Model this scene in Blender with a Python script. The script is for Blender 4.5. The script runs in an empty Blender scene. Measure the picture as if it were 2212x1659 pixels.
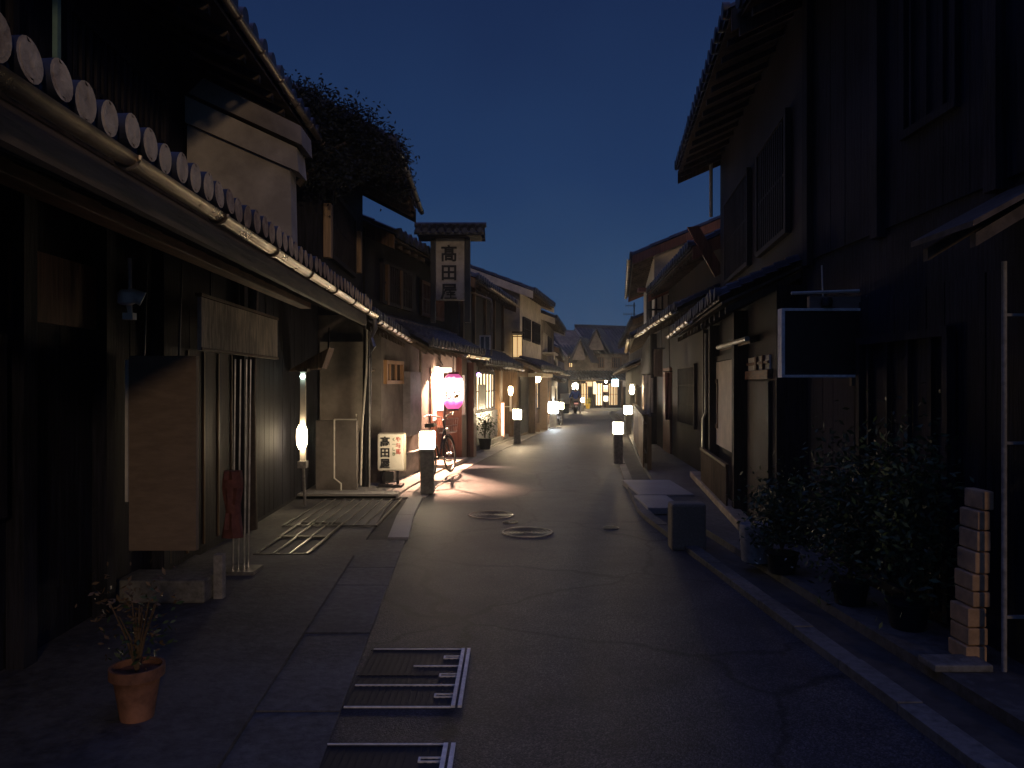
import bpy, bmesh, math, random
from mathutils import Vector, Matrix
random.seed(7)
V = Vector
R = math.radians
S = bpy.context.scene
COL = S.collection
H = 1.63                                   # eye height
def P(px, py, D):                          # a measured point of the street at distance D
    return V(((px - 1106) / 1660 * D, D, H - (py - 831) / 1660 * D))
def lerp(tab, d):
    if d <= tab[0][0]: return tab[0][1]
    for (a, x), (b, y) in zip(tab, tab[1:]):
        if d <= b: return x + (y - x) * (d - a) / (b - a)
    return tab[-1][1]
LX = [(-12, -.1), (3, -.80), (7, -1.05), (10.6, -1.26), (12, -1.2), (13, -1.08), (16, -.72), (20.9, .08), (25, .85), (30, 1.7), (36, 2.15), (48, 2.85), (56, 3.0), (66, 3.2)]
RX = [(-12, 2.3), (3, 1.95), (6.9, 1.72), (9.5, 1.57), (12.6, 1.85), (16, 2.2), (22.7, 3.0), (30, 4.0), (36, 4.8), (48, 6.0), (56, 7.2), (66, 9)]
def lx(d): return lerp(LX, d)
def rx(d): return lerp(RX, d)
def gz(d): return 0.0 if d < 25 else -.01073 * (d - 25)

# ------------------------------------------------------------------ materials
MATS = {}
def mat(name, col, rough=.7, metal=0., var=.35, scale=6., bump=.15, stretch=(1, 1, 1), spec=.4, kind='noise', col2=None):
    if name in MATS: return MATS[name]
    m = bpy.data.materials.new(name); m.use_nodes = True
    nt = m.node_tree; N = nt.nodes; L = nt.links
    b = N['Principled BSDF']
    b.inputs['Roughness'].default_value = rough; b.inputs['Metallic'].default_value = metal
    b.inputs['Specular IOR Level'].default_value = spec
    tc = N.new('ShaderNodeTexCoord'); mp = N.new('ShaderNodeMapping'); mp.inputs['Scale'].default_value = stretch
    L.new(tc.outputs['Object'], mp.inputs['Vector'])
    n1 = N.new('ShaderNodeTexNoise'); n1.inputs['Scale'].default_value = scale; n1.inputs['Detail'].default_value = 8; n1.inputs['Roughness'].default_value = .65
    L.new(mp.outputs[0], n1.inputs['Vector'])
    n2 = N.new('ShaderNodeTexNoise'); n2.inputs['Scale'].default_value = .9; n2.inputs['Detail'].default_value = 4
    L.new(tc.outputs['Object'], n2.inputs['Vector'])
    mx = N.new('ShaderNodeMath'); mx.operation = 'ADD'
    L.new(n1.outputs['Fac'], mx.inputs[0]); L.new(n2.outputs['Fac'], mx.inputs[1])
    cr = N.new('ShaderNodeValToRGB')
    c2 = col2 or tuple(min(1, c * (1 + var)) for c in col)
    c1 = tuple(c * (1 - var) for c in col)
    cr.color_ramp.elements[0].position = .7; cr.color_ramp.elements[0].color = (*c1, 1)
    cr.color_ramp.elements[1].position = 1.3 if False else 1.0; cr.color_ramp.elements[1].color = (*c2, 1)
    hv = N.new('ShaderNodeMath'); hv.operation = 'MULTIPLY'; hv.inputs[1].default_value = .85
    L.new(mx.outputs[0], hv.inputs[0]); L.new(hv.outputs[0], cr.inputs['Fac'])
    L.new(cr.outputs['Color'], b.inputs['Base Color'])
    if bump:
        bp = N.new('ShaderNodeBump'); bp.inputs['Strength'].default_value = bump; bp.inputs['Distance'].default_value = .02
        L.new(n1.outputs['Fac'], bp.inputs['Height']); L.new(bp.outputs[0], b.inputs['Normal'])
    rr = N.new('ShaderNodeMapRange'); rr.inputs['To Min'].default_value = max(.02, rough - .12); rr.inputs['To Max'].default_value = min(1, rough + .12)
    L.new(n1.outputs['Fac'], rr.inputs['Value']); L.new(rr.outputs[0], b.inputs['Roughness'])
    MATS[name] = m; return m
def emit(name, col, s, base=(.8, .8, .8)):
    if name in MATS: return MATS[name]
    m = bpy.data.materials.new(name); m.use_nodes = True
    b = m.node_tree.nodes['Principled BSDF']
    b.inputs['Base Color'].default_value = (*base, 1); b.inputs['Roughness'].default_value = .5
    b.inputs['Emission Color'].default_value = (*col, 1); b.inputs['Emission Strength'].default_value = s
    MATS[name] = m; return m
WZ = (9, 9, .6)
M_dark = mat('dark_wood', (.024, .021, .025), .62, stretch=WZ, scale=5, var=.6, bump=.5, spec=.12)
M_char = mat('charred_board', (.018, .018, .025), .7, stretch=WZ, scale=4, var=.6, bump=.5, spec=.12)
M_mid = mat('brown_wood', (.12, .075, .045), .55, stretch=WZ, scale=4, var=.45, bump=.35, spec=.12)
M_red = mat('red_brown_wood', (.17, .075, .05), .5, stretch=WZ, scale=4, var=.4, bump=.3, spec=.12)
M_tan = mat('tan_board', (.20, .150, .112), .7, stretch=(1.5, 6, 6), scale=5, var=.16, bump=.12, spec=.12)
M_beam = mat('beam_wood', (.16, .08, .045), .6, stretch=(8, .8, 8), scale=4, var=.5, bump=.3, spec=.12)
M_soff = mat('soffit_wood', (.085, .065, .05), .65, stretch=(6, 6, 6), scale=2, var=.5, bump=.3, spec=.12)
M_plas = mat('old_plaster', (.26, .225, .19), .9, scale=3, var=.3, bump=.2)
M_plasd = mat('grey_plaster', (.17, .15, .135), .9, scale=3, var=.35, bump=.25, spec=.12)
M_white = mat('white_plaster', (.5, .45, .38), .85, scale=4, var=.2, bump=.15)
M_cream = mat('cream_paper', (.6, .53, .42), .7, scale=5, var=.15, bump=.05)
M_tile = mat('roof_tile', (.034, .037, .050), .5, scale=5, var=.5, bump=.25)
M_tilend = mat('tile_end_face', (.78, .50, .26), .85, scale=11, var=.5, bump=.8)
def asphalt():
    m = bpy.data.materials.new('asphalt'); m.use_nodes = True; nt = m.node_tree; N = nt.nodes; L = nt.links; b = N['Principled BSDF']
    tc = N.new('ShaderNodeTexCoord')
    def noise(sc, det=6):
        n = N.new('ShaderNodeTexNoise'); n.inputs['Scale'].default_value = sc; n.inputs['Detail'].default_value = det; L.new(tc.outputs['Object'], n.inputs['Vector']); return n
    def ramp(src, p0, c0, p1, c1):
        c = N.new('ShaderNodeValToRGB'); c.color_ramp.elements[0].position = p0; c.color_ramp.elements[0].color = (*c0, 1); c.color_ramp.elements[1].position = p1; c.color_ramp.elements[1].color = (*c1, 1); L.new(src, c.inputs['Fac']); return c
    def mul(a, c):
        x = N.new('ShaderNodeMix'); x.data_type = 'RGBA'; x.blend_type = 'MULTIPLY'; x.inputs['Factor'].default_value = 1; L.new(a, x.inputs[6]); L.new(c, x.inputs[7]); return x.outputs[2]
    base = ramp(noise(.55, 5).outputs['Fac'], .38, (.027, .028, .036), .62, (.052, .050, .054))
    agg = N.new('ShaderNodeTexVoronoi'); agg.inputs['Scale'].default_value = 130; L.new(tc.outputs['Object'], agg.inputs['Vector'])
    sp = ramp(agg.outputs['Color'], .45, (.6, .6, .6), .98, (3.0, 2.8, 2.6))  # pale grit, its brightest specks raised to imitate glints
    warp = N.new('ShaderNodeVectorMath'); warp.operation = 'MULTIPLY_ADD'; warp.inputs[1].default_value = (.5, .5, 0); L.new(noise(2.2, 5).outputs['Color'], warp.inputs[0]); L.new(tc.outputs['Object'], warp.inputs[2])
    cr = N.new('ShaderNodeTexVoronoi'); cr.feature = 'DISTANCE_TO_EDGE'; cr.inputs['Scale'].default_value = .55; L.new(warp.outputs[0], cr.inputs['Vector'])
    ck = ramp(cr.outputs['Distance'], .004, (.35, .35, .35), .016, (1, 1, 1))
    stn = ramp(noise(3.1, 7).outputs['Fac'], .35, (.7, .7, .72), .62, (1.1, 1.1, 1.1))
    L.new(mul(mul(mul(base.outputs[0], sp.outputs[0]), ck.outputs[0]), stn.outputs[0]), b.inputs['Base Color'])
    b.inputs['Roughness'].default_value = .6; b.inputs['Specular IOR Level'].default_value = .35
    h = N.new('ShaderNodeMath'); h.operation = 'MULTIPLY_ADD'; h.inputs[1].default_value = -.8; L.new(agg.outputs['Distance'], h.inputs[0]); L.new(noise(40, 4).outputs['Fac'], h.inputs[2])
    h2 = N.new('ShaderNodeMath'); h2.operation = 'MULTIPLY_ADD'; h2.inputs[1].default_value = .6; L.new(ck.outputs[0], h2.inputs[0]); L.new(h.outputs[0], h2.inputs[2])
    bp = N.new('ShaderNodeBump'); bp.inputs['Strength'].default_value = .5; bp.inputs['Distance'].default_value = .008; L.new(h2.outputs[0], bp.inputs['Height']); L.new(bp.outputs[0], b.inputs['Normal'])
    MATS['asphalt'] = m; return m
M_asph = asphalt()
M_conc = mat('concrete', (.25, .235, .215), .72, scale=22, var=.35, bump=.35)
M_pave = mat('paving', (.085, .08, .075), .75, scale=14, var=.45, bump=.4)
M_stone = mat('granite', (.30, .285, .26), .7, scale=60, var=.2, bump=.3)
M_stoned = mat('dark_stone', (.13, .125, .115), .7, scale=18, var=.45, bump=.4)
M_earth = mat('earth', (.05, .045, .04), .9, scale=8, var=.4, bump=.4)
M_gut = mat('gutter_metal', (.36, .29, .19), .3, metal=.7, scale=4, var=.4, bump=.12)
M_gutd = mat('dull_gutter', (.30, .24, .18), .4, metal=.5, scale=4, var=.35, bump=.12)
M_steel = mat('steel', (.45, .44, .42), .33, metal=.9, scale=10, var=.3, bump=.1)
M_lid = mat('cast_iron', (.05, .047, .045), .45, metal=.5, scale=30, var=.4, bump=.5)
M_rim = mat('worn_rim', (.26, .22, .17), .42, metal=.5, scale=30, var=.4, bump=.3)
M_galv = mat('pale_paint', (.62, .58, .5), .45, scale=8, var=.2, bump=.05)
M_edge = mat('enamel_glint_white', (.8, .76, .68), .5, scale=20, var=.25, bump=.1)  # enamel of the sign frame; on drain edges it imitates glints
M_black = mat('black_paint', (.018, .018, .02), .45, scale=10, var=.3, bump=.05)
M_rub = mat('rubber', (.02, .02, .02), .7, scale=20, var=.3, bump=.1)
M_terra = mat('terracotta', (.27, .125, .07), .85, scale=7, var=.5, bump=.25)
M_signw = mat('sign_white', (.62, .58, .5), .45, scale=3, var=.12, bump=.03)
M_ink = mat('ink_black', (.012, .012, .014), .6, var=.1, bump=0)
M_inkr = mat('ink_red', (.40, .05, .04), .6, var=.1, bump=0)
M_inkg = mat('ink_green', (.05, .12, .05), .6, var=.1, bump=0)
M_glass = mat('dark_glass', (.02, .025, .03), .12, scale=2, var=.2, bump=.02, spec=.6)
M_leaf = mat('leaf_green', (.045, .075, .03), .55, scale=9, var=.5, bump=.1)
M_leafd = mat('leaf_dry', (.13, .085, .045), .6, scale=9, var=.5, bump=.1)
M_petal = mat('petal_white', (.7, .68, .62), .6, var=.15, bump=0)
M_redcl = mat('red_cloth', (.14, .05, .045), .85, scale=12, var=.35, bump=.3)
M_mottle = mat('mottled_board', (.62, .54, .43), .9, scale=9, stretch=(3, 3, .5), var=.45, bump=.3)  # mottled tone imitates uneven light on the hanging signboard
M_brick = mat('tan_block', (.45, .28, .15), .85, scale=9, var=.3, bump=.35)
M_bark = mat('bark', (.06, .045, .035), .9, scale=12, var=.4, bump=.5)
M_skin = mat('skin', (.5, .3, .22), .6, var=.1, bump=0)
M_jack = mat('blue_jacket', (.08, .17, .6), .8, scale=14, var=.3, bump=.2)
M_trou = mat('grey_trousers', (.5, .46, .4), .85, scale=14, var=.25, bump=.2)
M_hair = mat('black_hair', (.015, .012, .01), .5, var=.2, bump=.1)
M_yell = mat('yellow_glaze', (.75, .52, .05), .35, var=.15, bump=.03)
WARM = (1., .74, .44)
E_bol = emit('bollard_glow', (1., .78, .50), 52)
E_bolf = emit('bollard_glow_strong', (1., .76, .46), 165)
E_globe = emit('globe_glow', (1., .74, .42), 170)
E_cool = emit('cool_glow', (.75, 1., .98), 14)
E_cyan = emit('cyan_sign_glow', (.55, .9, 1.), 20)
E_white = emit('white_sign_glow', (.86, .95, 1.), 70)
E_vert = emit('vertical_sign_glow', (1., .70, .50), 9)
E_shoji = emit('lit_paper_window', (1., .70, .38), 2.6)
E_dim = emit('dim_window', (1., .62, .25), .8)
E_purp = emit('purple_bulb', (.45, .25, 1.), 7)
E_amber = emit('amber_sign', (1., .6, .22), 1.0)
E_red = emit('red_lit_banner', (1., .36, .2), 1.6)
E_tail = emit('tail_lamp', (1., .28, .2), .6)
E_blue = emit('blue_window', (.35, .75, .95), .55)

def lantern_mat():
    m = bpy.data.materials.new('pink_paper_lantern'); m.use_nodes = True
    nt = m.node_tree; N = nt.nodes; L = nt.links; b = N['Principled BSDF']
    tc = N.new('ShaderNodeTexCoord'); sx = N.new('ShaderNodeSeparateXYZ')
    L.new(tc.outputs['Generated'], sx.inputs[0])
    n = N.new('ShaderNodeTexNoise'); n.inputs['Scale'].default_value = 5
    L.new(tc.outputs['Generated'], n.inputs['Vector'])
    a = N.new('ShaderNodeMath'); a.operation = 'MULTIPLY_ADD'; a.inputs[1].default_value = .16; L.new(n.outputs['Fac'], a.inputs[0]); L.new(sx.outputs['Z'], a.inputs[2])
    cr = N.new('ShaderNodeValToRGB'); e = cr.color_ramp.elements  # whiter, stronger middle paints the overexposed glow into the pink paper
    e[0].position = .27; e[0].color = (1., .16, .50, 1)
    e[1].position = .42; e[1].color = (1., .82, .74, 1)
    e2 = e.new(.90); e2.color = (1., .85, .78, 1)
    e3 = e.new(1.0); e3.color = (.95, .16, .42, 1)
    L.new(a.outputs[0], cr.inputs['Fac'])
    st = N.new('ShaderNodeValToRGB'); g = st.color_ramp.elements
    g[0].position = .2; g[0].color = (.16, .16, .16, 1); g[1].position = .46; g[1].color = (1, 1, 1, 1)
    g2 = g.new(.88); g2.color = (1, 1, 1, 1); g3 = g.new(1.0); g3.color = (.12, .12, .12, 1)
    L.new(a.outputs[0], st.inputs['Fac'])
    k = N.new('ShaderNodeMath'); k.operation = 'MULTIPLY'; k.inputs[1].default_value = 6.
    L.new(st.outputs['Color'], k.inputs[0])
    L.new(cr.outputs['Color'], b.inputs['Base Color']); L.new(cr.outputs['Color'], b.inputs['Emission Color']); L.new(k.outputs[0], b.inputs['Emission Strength'])
    return m
E_lant = lantern_mat()

# ------------------------------------------------------------------ mesh helpers
class Fr:                                  # a street frontage: s along it, t towards the street, z up
    def __init__(s, x0, y0, x1, y1, side):
        s.o = V((x0, y0, 0)); d = V((x1 - x0, y1 - y0, 0)); s.L = d.length; s.u = d.normalized()
        s.n = V((s.u.y, -s.u.x, 0)) if side < 0 else V((-s.u.y, s.u.x, 0)); s.side = side
    def p(s, a, t, z): return s.o + s.u * a + s.n * t + V((0, 0, z))
    def s(s, D): return (D - s.o.y) / s.u.y
    def x(s, D, t=0): return s.p(s.s(D), t, 0).x
W = Fr(0, 0, 0, 1, -1)                      # world: s = y, t = x
class MB:
    def __init__(s): s.bm = bmesh.new(); s.sm = False
    def face(s, pts):
        vs = [s.bm.verts.new(p) for p in pts]
        try: return s.bm.faces.new(vs)
        except ValueError: return None
    def hexa(s, a):                        # a: 8 points, bottom 4 then top 4
        v = [s.bm.verts.new(p) for p in a]
        for q in ((3, 2, 1, 0), (4, 5, 6, 7), (0, 1, 5, 4), (1, 2, 6, 5), (2, 3, 7, 6), (3, 0, 4, 7)):
            s.bm.faces.new([v[i] for i in q])
        return s
    def box(s, f, s0, s1, t0, t1, z0, z1):
        return s.hexa([f.p(s0, t0, z0), f.p(s1, t0, z0), f.p(s1, t1, z0), f.p(s0, t1, z0), f.p(s0, t0, z1), f.p(s1, t0, z1), f.p(s1, t1, z1), f.p(s0, t1, z1)])
    def wb(s, x0, x1, y0, y1, z0, z1): return s.box(W, y0, y1, x0, x1, z0, z1)
    def prism(s, f, poly, s0, s1):         # poly of (t,z)
        a = [s.bm.verts.new(f.p(s0, t, z)) for t, z in poly]; b = [s.bm.verts.new(f.p(s1, t, z)) for t, z in poly]
        s.bm.faces.new(a); s.bm.faces.new(b[::-1]); n = len(a)
        for i in range(n): s.bm.faces.new([a[i], b[i], b[(i + 1) % n], a[(i + 1) % n]])
        return s
    def ring(s, c, ax, r, n=12, x=None):
        ax = ax.normalized(); x = x or (V((0, 0, 1)) if abs(ax.z) < .9 else V((1, 0, 0)))
        e1 = ax.cross(x).normalized(); e2 = ax.cross(e1)
        return [c + e1 * r * math.cos(2 * math.pi * i / n) + e2 * r * math.sin(2 * math.pi * i / n) for i in range(n)]
    def tube(s, pts, r, n=8, cap=True):
        pts = [V(p) for p in pts]; rs = r if isinstance(r, (list, tuple)) else [r] * len(pts); rows = []
        for i, p in enumerate(pts):
            ax = (pts[min(i + 1, len(pts) - 1)] - pts[max(i - 1, 0)])
            rows.append([s.bm.verts.new(q) for q in s.ring(p, ax, rs[i], n)])
        for a, b in zip(rows, rows[1:]):
            for i in range(n): s.bm.faces.new([a[i], a[(i + 1) % n], b[(i + 1) % n], b[i]])
        if cap:
            s.bm.faces.new(rows[0][::-1]); s.bm.faces.new(rows[-1])
        s.sm = True
        return s
    def lathe(s, c, prof, n=20):           # prof: (r,z)
        rows = [[s.bm.verts.new(c + V((r * math.cos(2 * math.pi * i / n), r * math.sin(2 * math.pi * i / n), z))) for i in range(n)] for r, z in prof]
        for a, b in zip(rows, rows[1:]):
            for i in range(n): s.bm.faces.new([a[i], a[(i + 1) % n], b[(i + 1) % n], b[i]])
        s.bm.faces.new(rows[0][::-1]); s.bm.faces.new(rows[-1]); s.sm = True
        return s
    def torus(s, c, ax, Rr, r, n=28, m=8):
        pts = s.ring(c, ax, Rr, n); rows = []
        for i, p in enumerate(pts):
            d = (p - c).normalized()
            rows.append([s.bm.verts.new(p + d * r * math.cos(2 * math.pi * j / m) + ax.normalized() * r * math.sin(2 * math.pi * j / m)) for j in range(m)])
        for i in range(n):
            a, b = rows[i], rows[(i + 1) % n]
            for j in range(m): s.bm.faces.new([a[j], a[(j + 1) % m], b[(j + 1) % m], b[j]])
        s.sm = True
        return s
    def leaf(s, c, size, rng):
        d = V((rng.gauss(0, 1), rng.gauss(0, 1), rng.gauss(0, .7))).normalized(); e = d.cross(V((rng.gauss(0, 1), rng.gauss(0, 1), rng.gauss(0, 1)))).normalized()
        k = size * rng.uniform(.6, 1.3)
        s.face([c - d * k, c + e * k * .4, c + d * k, c - e * k * .4])
    def mesh(s, name, m, bevel=0, off=V((0, 0, 0))):
        bm = s.bm
        if bevel:
            bmesh.ops.remove_doubles(bm, verts=bm.verts, dist=1e-5)
            bmesh.ops.bevel(bm, geom=list(bm.edges), offset=bevel, segments=2, affect='EDGES', profile=.6)
        bmesh.ops.recalc_face_normals(bm, faces=bm.faces)
        if off.length: bmesh.ops.translate(bm, verts=bm.verts, vec=-off)
        me = bpy.data.meshes.new(name); bm.to_mesh(me); bm.free()
        for k in (m if isinstance(m, (list, tuple)) else [m]): me.materials.append(k)
        if s.sm:
            me.shade_smooth()
            try: me.set_sharp_from_angle(angle=R(40))
            except Exception: pass
        return me
    def build(s, name, m, parent=None, bevel=0, base=None):
        off = ORG[parent.name] if parent else (base or V((0, 0, 0)))
        o = bpy.data.objects.new(name, s.mesh(name, m, bevel, off)); COL.objects.link(o)
        if parent: o.parent = parent
        else: o.location = off
        ORG[o.name] = off
        return o
ORG = {}
def tag(o, label=None, cat=None, group=None, kind=None):
    if label: o['label'] = label
    if cat: o['category'] = cat
    if group: o['group'] = group
    if kind: o['kind'] = kind
    return o
def thing(name, loc, label, cat, group=None):
    o = bpy.data.objects.new(name, None); COL.objects.link(o); o.location = V(loc); o.empty_display_size = .1
    ORG[o.name] = V(loc); return tag(o, label, cat, group)
def copy_tree(o, parent=None):
    c = o.copy(); COL.objects.link(c)
    if parent: c.parent = parent
    for ch in list(o.children): copy_tree(ch, c)
    return c
def text(name, body, size, m, parent, origin, right, up, vertical=False, spacing=1.05, bold=.0, depth=.004):
    """raised lettering lying on the plane spanned by right and up"""
    bm = bmesh.new(); y = 0; extra = MB()
    for line in (list(body) if vertical else [body]):
        c = bpy.data.curves.new(name, 'FONT'); c.body = line; c.size = size; c.extrude = depth; c.offset = bold; c.align_x = 'CENTER'; c.resolution_u = 2
        o = bpy.data.objects.new(name, c); COL.objects.link(o); bpy.context.view_layer.update()
        me = bpy.data.meshes.new_from_object(o.evaluated_get(bpy.context.evaluated_depsgraph_get()))
        me.transform(Matrix.Translation((0, y, 0))); bm.from_mesh(me)
        bpy.data.objects.remove(o); bpy.data.meshes.remove(me)
        if line == '屋':                        # fill in the inner strokes the font outline leaves hollow
            for u0, u1, v0, v1 in ((-.20, .42, .46, .53), (-.16, .36, .27, .33), (-.14, .38, .14, .20), (-.26, .46, -.07, .0), (.07, .14, .0, .27)): extra.wb(u0 * size, u1 * size, y + v0 * size, y + v1 * size, -depth, depth * 1.15)
        y -= size * spacing
    em = extra.mesh('stroke', M_ink); bm.from_mesh(em); bpy.data.meshes.remove(em)
    nrm = right.cross(up).normalized()
    Mx = Matrix((( right.x, up.x, nrm.x, origin.x), (right.y, up.y, nrm.y, origin.y), (right.z, up.z, nrm.z, origin.z), (0, 0, 0, 1)))
    bm.transform(Mx); mb = MB(); mb.bm.free(); mb.bm = bm
    return mb.build(name, m, parent)

# ------------------------------------------------------------------ setting
def strip(name, left, right, d0, d1, dz, m, step=1.0, thick=0, joint=0):
    mb = MB()
    if joint:
        d = d0; rg = random.Random(11)
        while d < d1 - .05:
            e = min(d + step, d1) - joint; j = rg.uniform(-.004, .004)
            q = [V((left(d), d, gz(d))), V((right(d), d, gz(d))), V((right(e), e, gz(e))), V((left(e), e, gz(e)))]
            mb.hexa([p + V((0, 0, dz - thick)) for p in q] + [p + V((0, 0, dz + j + rg.uniform(-.002, .002))) for p in q]); d += step
        return tag(mb.build(name, m, None, .004), kind='structure')
    ds = []; d = d0
    while d < d1: ds.append(d); d += step
    ds.append(d1); rows = []
    for d in ds:
        rows.append((V((left(d), d, gz(d) + dz)), V((right(d), d, gz(d) + dz))))
    vs = [(mb.bm.verts.new(a), mb.bm.verts.new(b)) for a, b in rows]
    for a, b in zip(vs, vs[1:]): mb.bm.faces.new([a[0], a[1], b[1], b[0]])
    if thick:
        lo = [(mb.bm.verts.new(a - V((0, 0, thick))), mb.bm.verts.new(b - V((0, 0, thick)))) for a, b in rows]
        for i in range(len(vs) - 1):
            for k in (0, 1): mb.bm.faces.new([vs[i][k], vs[i + 1][k], lo[i + 1][k], lo[i][k]])
        mb.bm.faces.new([vs[0][0], vs[0][1], lo[0][1], lo[0][0]]); mb.bm.faces.new([vs[-1][0], vs[-1][1], lo[-1][1], lo[-1][0]])
    return tag(mb.build(name, m), kind='structure')
g = MB()
ys = [-40, 0, 25, 45, 66, 120, 400]; rows = [[g.bm.verts.new((x, y, gz(min(y, 120)) - .02)) for x in (-250, 0, 250)] for y in ys]
for a, b in zip(rows, rows[1:]):
    for i in (0, 1): g.bm.faces.new([a[i], a[i + 1], b[i + 1], b[i]])
tag(g.build('ground', M_earth), kind='structure')
strip('road', lambda d: lx(d) - .02, lambda d: rx(d) + .02, -10, 66, .0, M_asph)
strip('road_end', lambda d: -8, lambda d: lx(d) - .02, 55.4, 61.5, .0, M_asph, 2)
strip('gutter_strip', lambda d: lx(d) - .42, lambda d: lx(d), -10, 8.0, .012, mat('dark_concrete', (.10, .095, .09), .75, scale=18, var=.45, bump=.4), .6, .05, .006)
strip('gutter_strip_beyond', lambda d: lx(d) - .40, lambda d: lx(d), 11.0, 55, .012, M_conc, .6, .05, .006)
strip('pavement_left', lambda d: -9, lambda d: lx(d) - .42, -10, 7.2, .03, M_pave, 1, .08)
strip('alley', lambda d: -9, lambda d: lx(d) - .42, 7.2, 10.9, .0, M_pave, 1, .04)
strip('pavement_left_beyond', lambda d: -9, lambda d: lx(d) - .40, 10.9, 55, .04, M_conc, 1, .09)
strip('kerb_right', lambda d: rx(d), lambda d: rx(d) + .13, -10, 56, .055, MATS['dark_concrete'], .6, .1, .006)
strip('ditch', lambda d: rx(d) + .13, lambda d: rx(d) + .46, -10, 56, -.008, M_earth, .9)
strip('pavement_right', lambda d: rx(d) + .46, lambda d: rx(d) + 9, -10, 56, .06, M_pave, .9, .12)
strip('alley_kerb', lambda d: -7, lambda d: -1.62 - (d - 10.9) * 0, 10.9, 11.14, .07, M_stone, .3, .1)
strip('pavement_end', lambda d: 4.1 + (59 - d) * .5, lambda d: 12, 56.6, 61.5, .12, M_conc, .8, .16)

# ------------------------------------------------------------------ building parts
def tile_plane(mb, f, s0, s1, te, ze, tt, zt, pitch, r, ends=None):
    """rows of half-round cover tiles running down the slope, round end faces at the eave"""
    n = max(1, round((s1 - s0) / pitch)); pitch = (s1 - s0) / n
    sl = V((tt - te, zt - ze)); nl = V((-sl.y, sl.x)).normalized()
    if nl.y < 0: nl = -nl
    prof = []
    for i in range(n):
        b = s0 + i * pitch
        prof += [(b, 0.)] + [(b + pitch / 2 - r * math.cos(math.pi * k / 4), .012 + r * math.sin(math.pi * k / 4)) for k in range(5)]
    prof.append((s1, 0.))
    courses = 7; rows = []
    for c in range(courses + 1):
        for up in ((0.0,) if c in (0, courses) else (.0, .016)):
            k = c / courses
            rows.append([mb.bm.verts.new(f.p(a, te + sl.x * k + nl.x * (h + up), ze + sl.y * k + nl.y * (h + up))) for a, h in prof])
    for a, b in zip(rows, rows[1:]):
        for i in range(len(a) - 1): mb.bm.faces.new([a[i], a[i + 1], b[i + 1], b[i]])
    # eave lip
    lip = [mb.bm.verts.new(f.p(a, te, ze - .045)) for a, h in prof]
    for i in range(len(lip) - 1): mb.bm.faces.new([lip[i], lip[i + 1], rows[0][i + 1], rows[0][i]])
    if ends is not None:
        for i in range(n):
            a = s0 + (i + .5) * pitch
            if isinstance(ends, list): ends.append(MB())
            eb = ends[-1] if isinstance(ends, list) else ends
            j = random.uniform(-.006, .006); k = random.uniform(.92, 1.05)
            c = f.p(a, te, ze + r * .55 + j); d = V((f.n.x, f.n.y, random.uniform(-.08, .08)))
            eb.tube([c - d * .03, c + d * (.035 + j), c + d * (.035 + j) + d * .001, c + d * .026, c + d * .027],
                      [r * 1.08 * k, r * 1.08 * k, r * .86 * k, r * .84 * k, r * .4], 18)
            if isinstance(ends, list):
                eb.bm.faces.ensure_lookup_table()
                for q in range(18): eb.bm.faces[q].material_index = 1
def slab(mb, f, s0, s1, te, ze, tt, zt, th, drop=.05):
    mb.prism(f, [(te, ze - drop), (tt, zt - drop), (tt, zt - drop - th), (te, ze - drop - th)], s0, s1)
def rafters(mb, f, s0, s1, te, ze, tt, zt, step=.4, w=.05, h=.07, drop=.1):
    a = s0 + .06
    while a < s1 - .05:
        mb.prism(f, [(te - .03, ze - drop), (tt, zt - drop), (tt, zt - drop - h), (te - .03, ze - drop - h)], a, a + w); a += step
def roof(root, f, s0, s1, te, ze, tt, zt, pitch=.26, r=.07, name='lower_roof', raft=.4, ends=True):
    a = MB(); tile_plane(a, f, s0, s1, te, ze, tt, zt, pitch, r, a if ends else None)
    o = a.build(name, M_tile, root)
    c = MB(); slab(c, f, s0 + .02, s1 - .02, te - .03, ze, tt, zt, .03)
    if raft: rafters(c, f, s0, s1, te - .04, ze, tt, zt, raft)
    c.build('soffit', M_soff, o)
    return o
def gutter(root, f, s0, s1, t, z, r=.05, m=None, ringstep=.0, name='gutter', fall=0):
    g = MB(); n = 9; pts = []
    secs = []
    for k in range(2):
        a = (s0, s1)[k]; zz = z - (fall if k else 0)
        secs.append([(a, t + r * math.cos(math.pi + math.pi * i / (n - 1)), zz + r * math.sin(math.pi + math.pi * i / (n - 1))) for i in range(n)]
                    + [(a, t + r * .82 * math.cos(-math.pi * i / (n - 1)), zz + r * .82 * math.sin(-math.pi * i / (n - 1))) for i in range(n)])
    va, vb = [[g.bm.verts.new(f.p(*q)) for q in sec] for sec in secs]
    for i in range(len(va)): g.bm.faces.new([va[i], va[(i + 1) % len(va)], vb[(i + 1) % len(va)], vb[i]])
    g.bm.faces.new(va); g.bm.faces.new(vb[::-1])
    if ringstep:
        a = s0 + ringstep * .5
        while a < s1:
            zz = z - fall * (a - s0) / (s1 - s0)
            g.tube([f.p(a, t + r * 1.12 * math.cos(math.pi + math.pi * i / 10), zz + r * 1.12 * math.sin(math.pi + math.pi * i / 10)) for i in range(11)], .008, 6)
            a += ringstep
    g.sm = True
    return g.build(name, m or M_gut, root)
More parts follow.
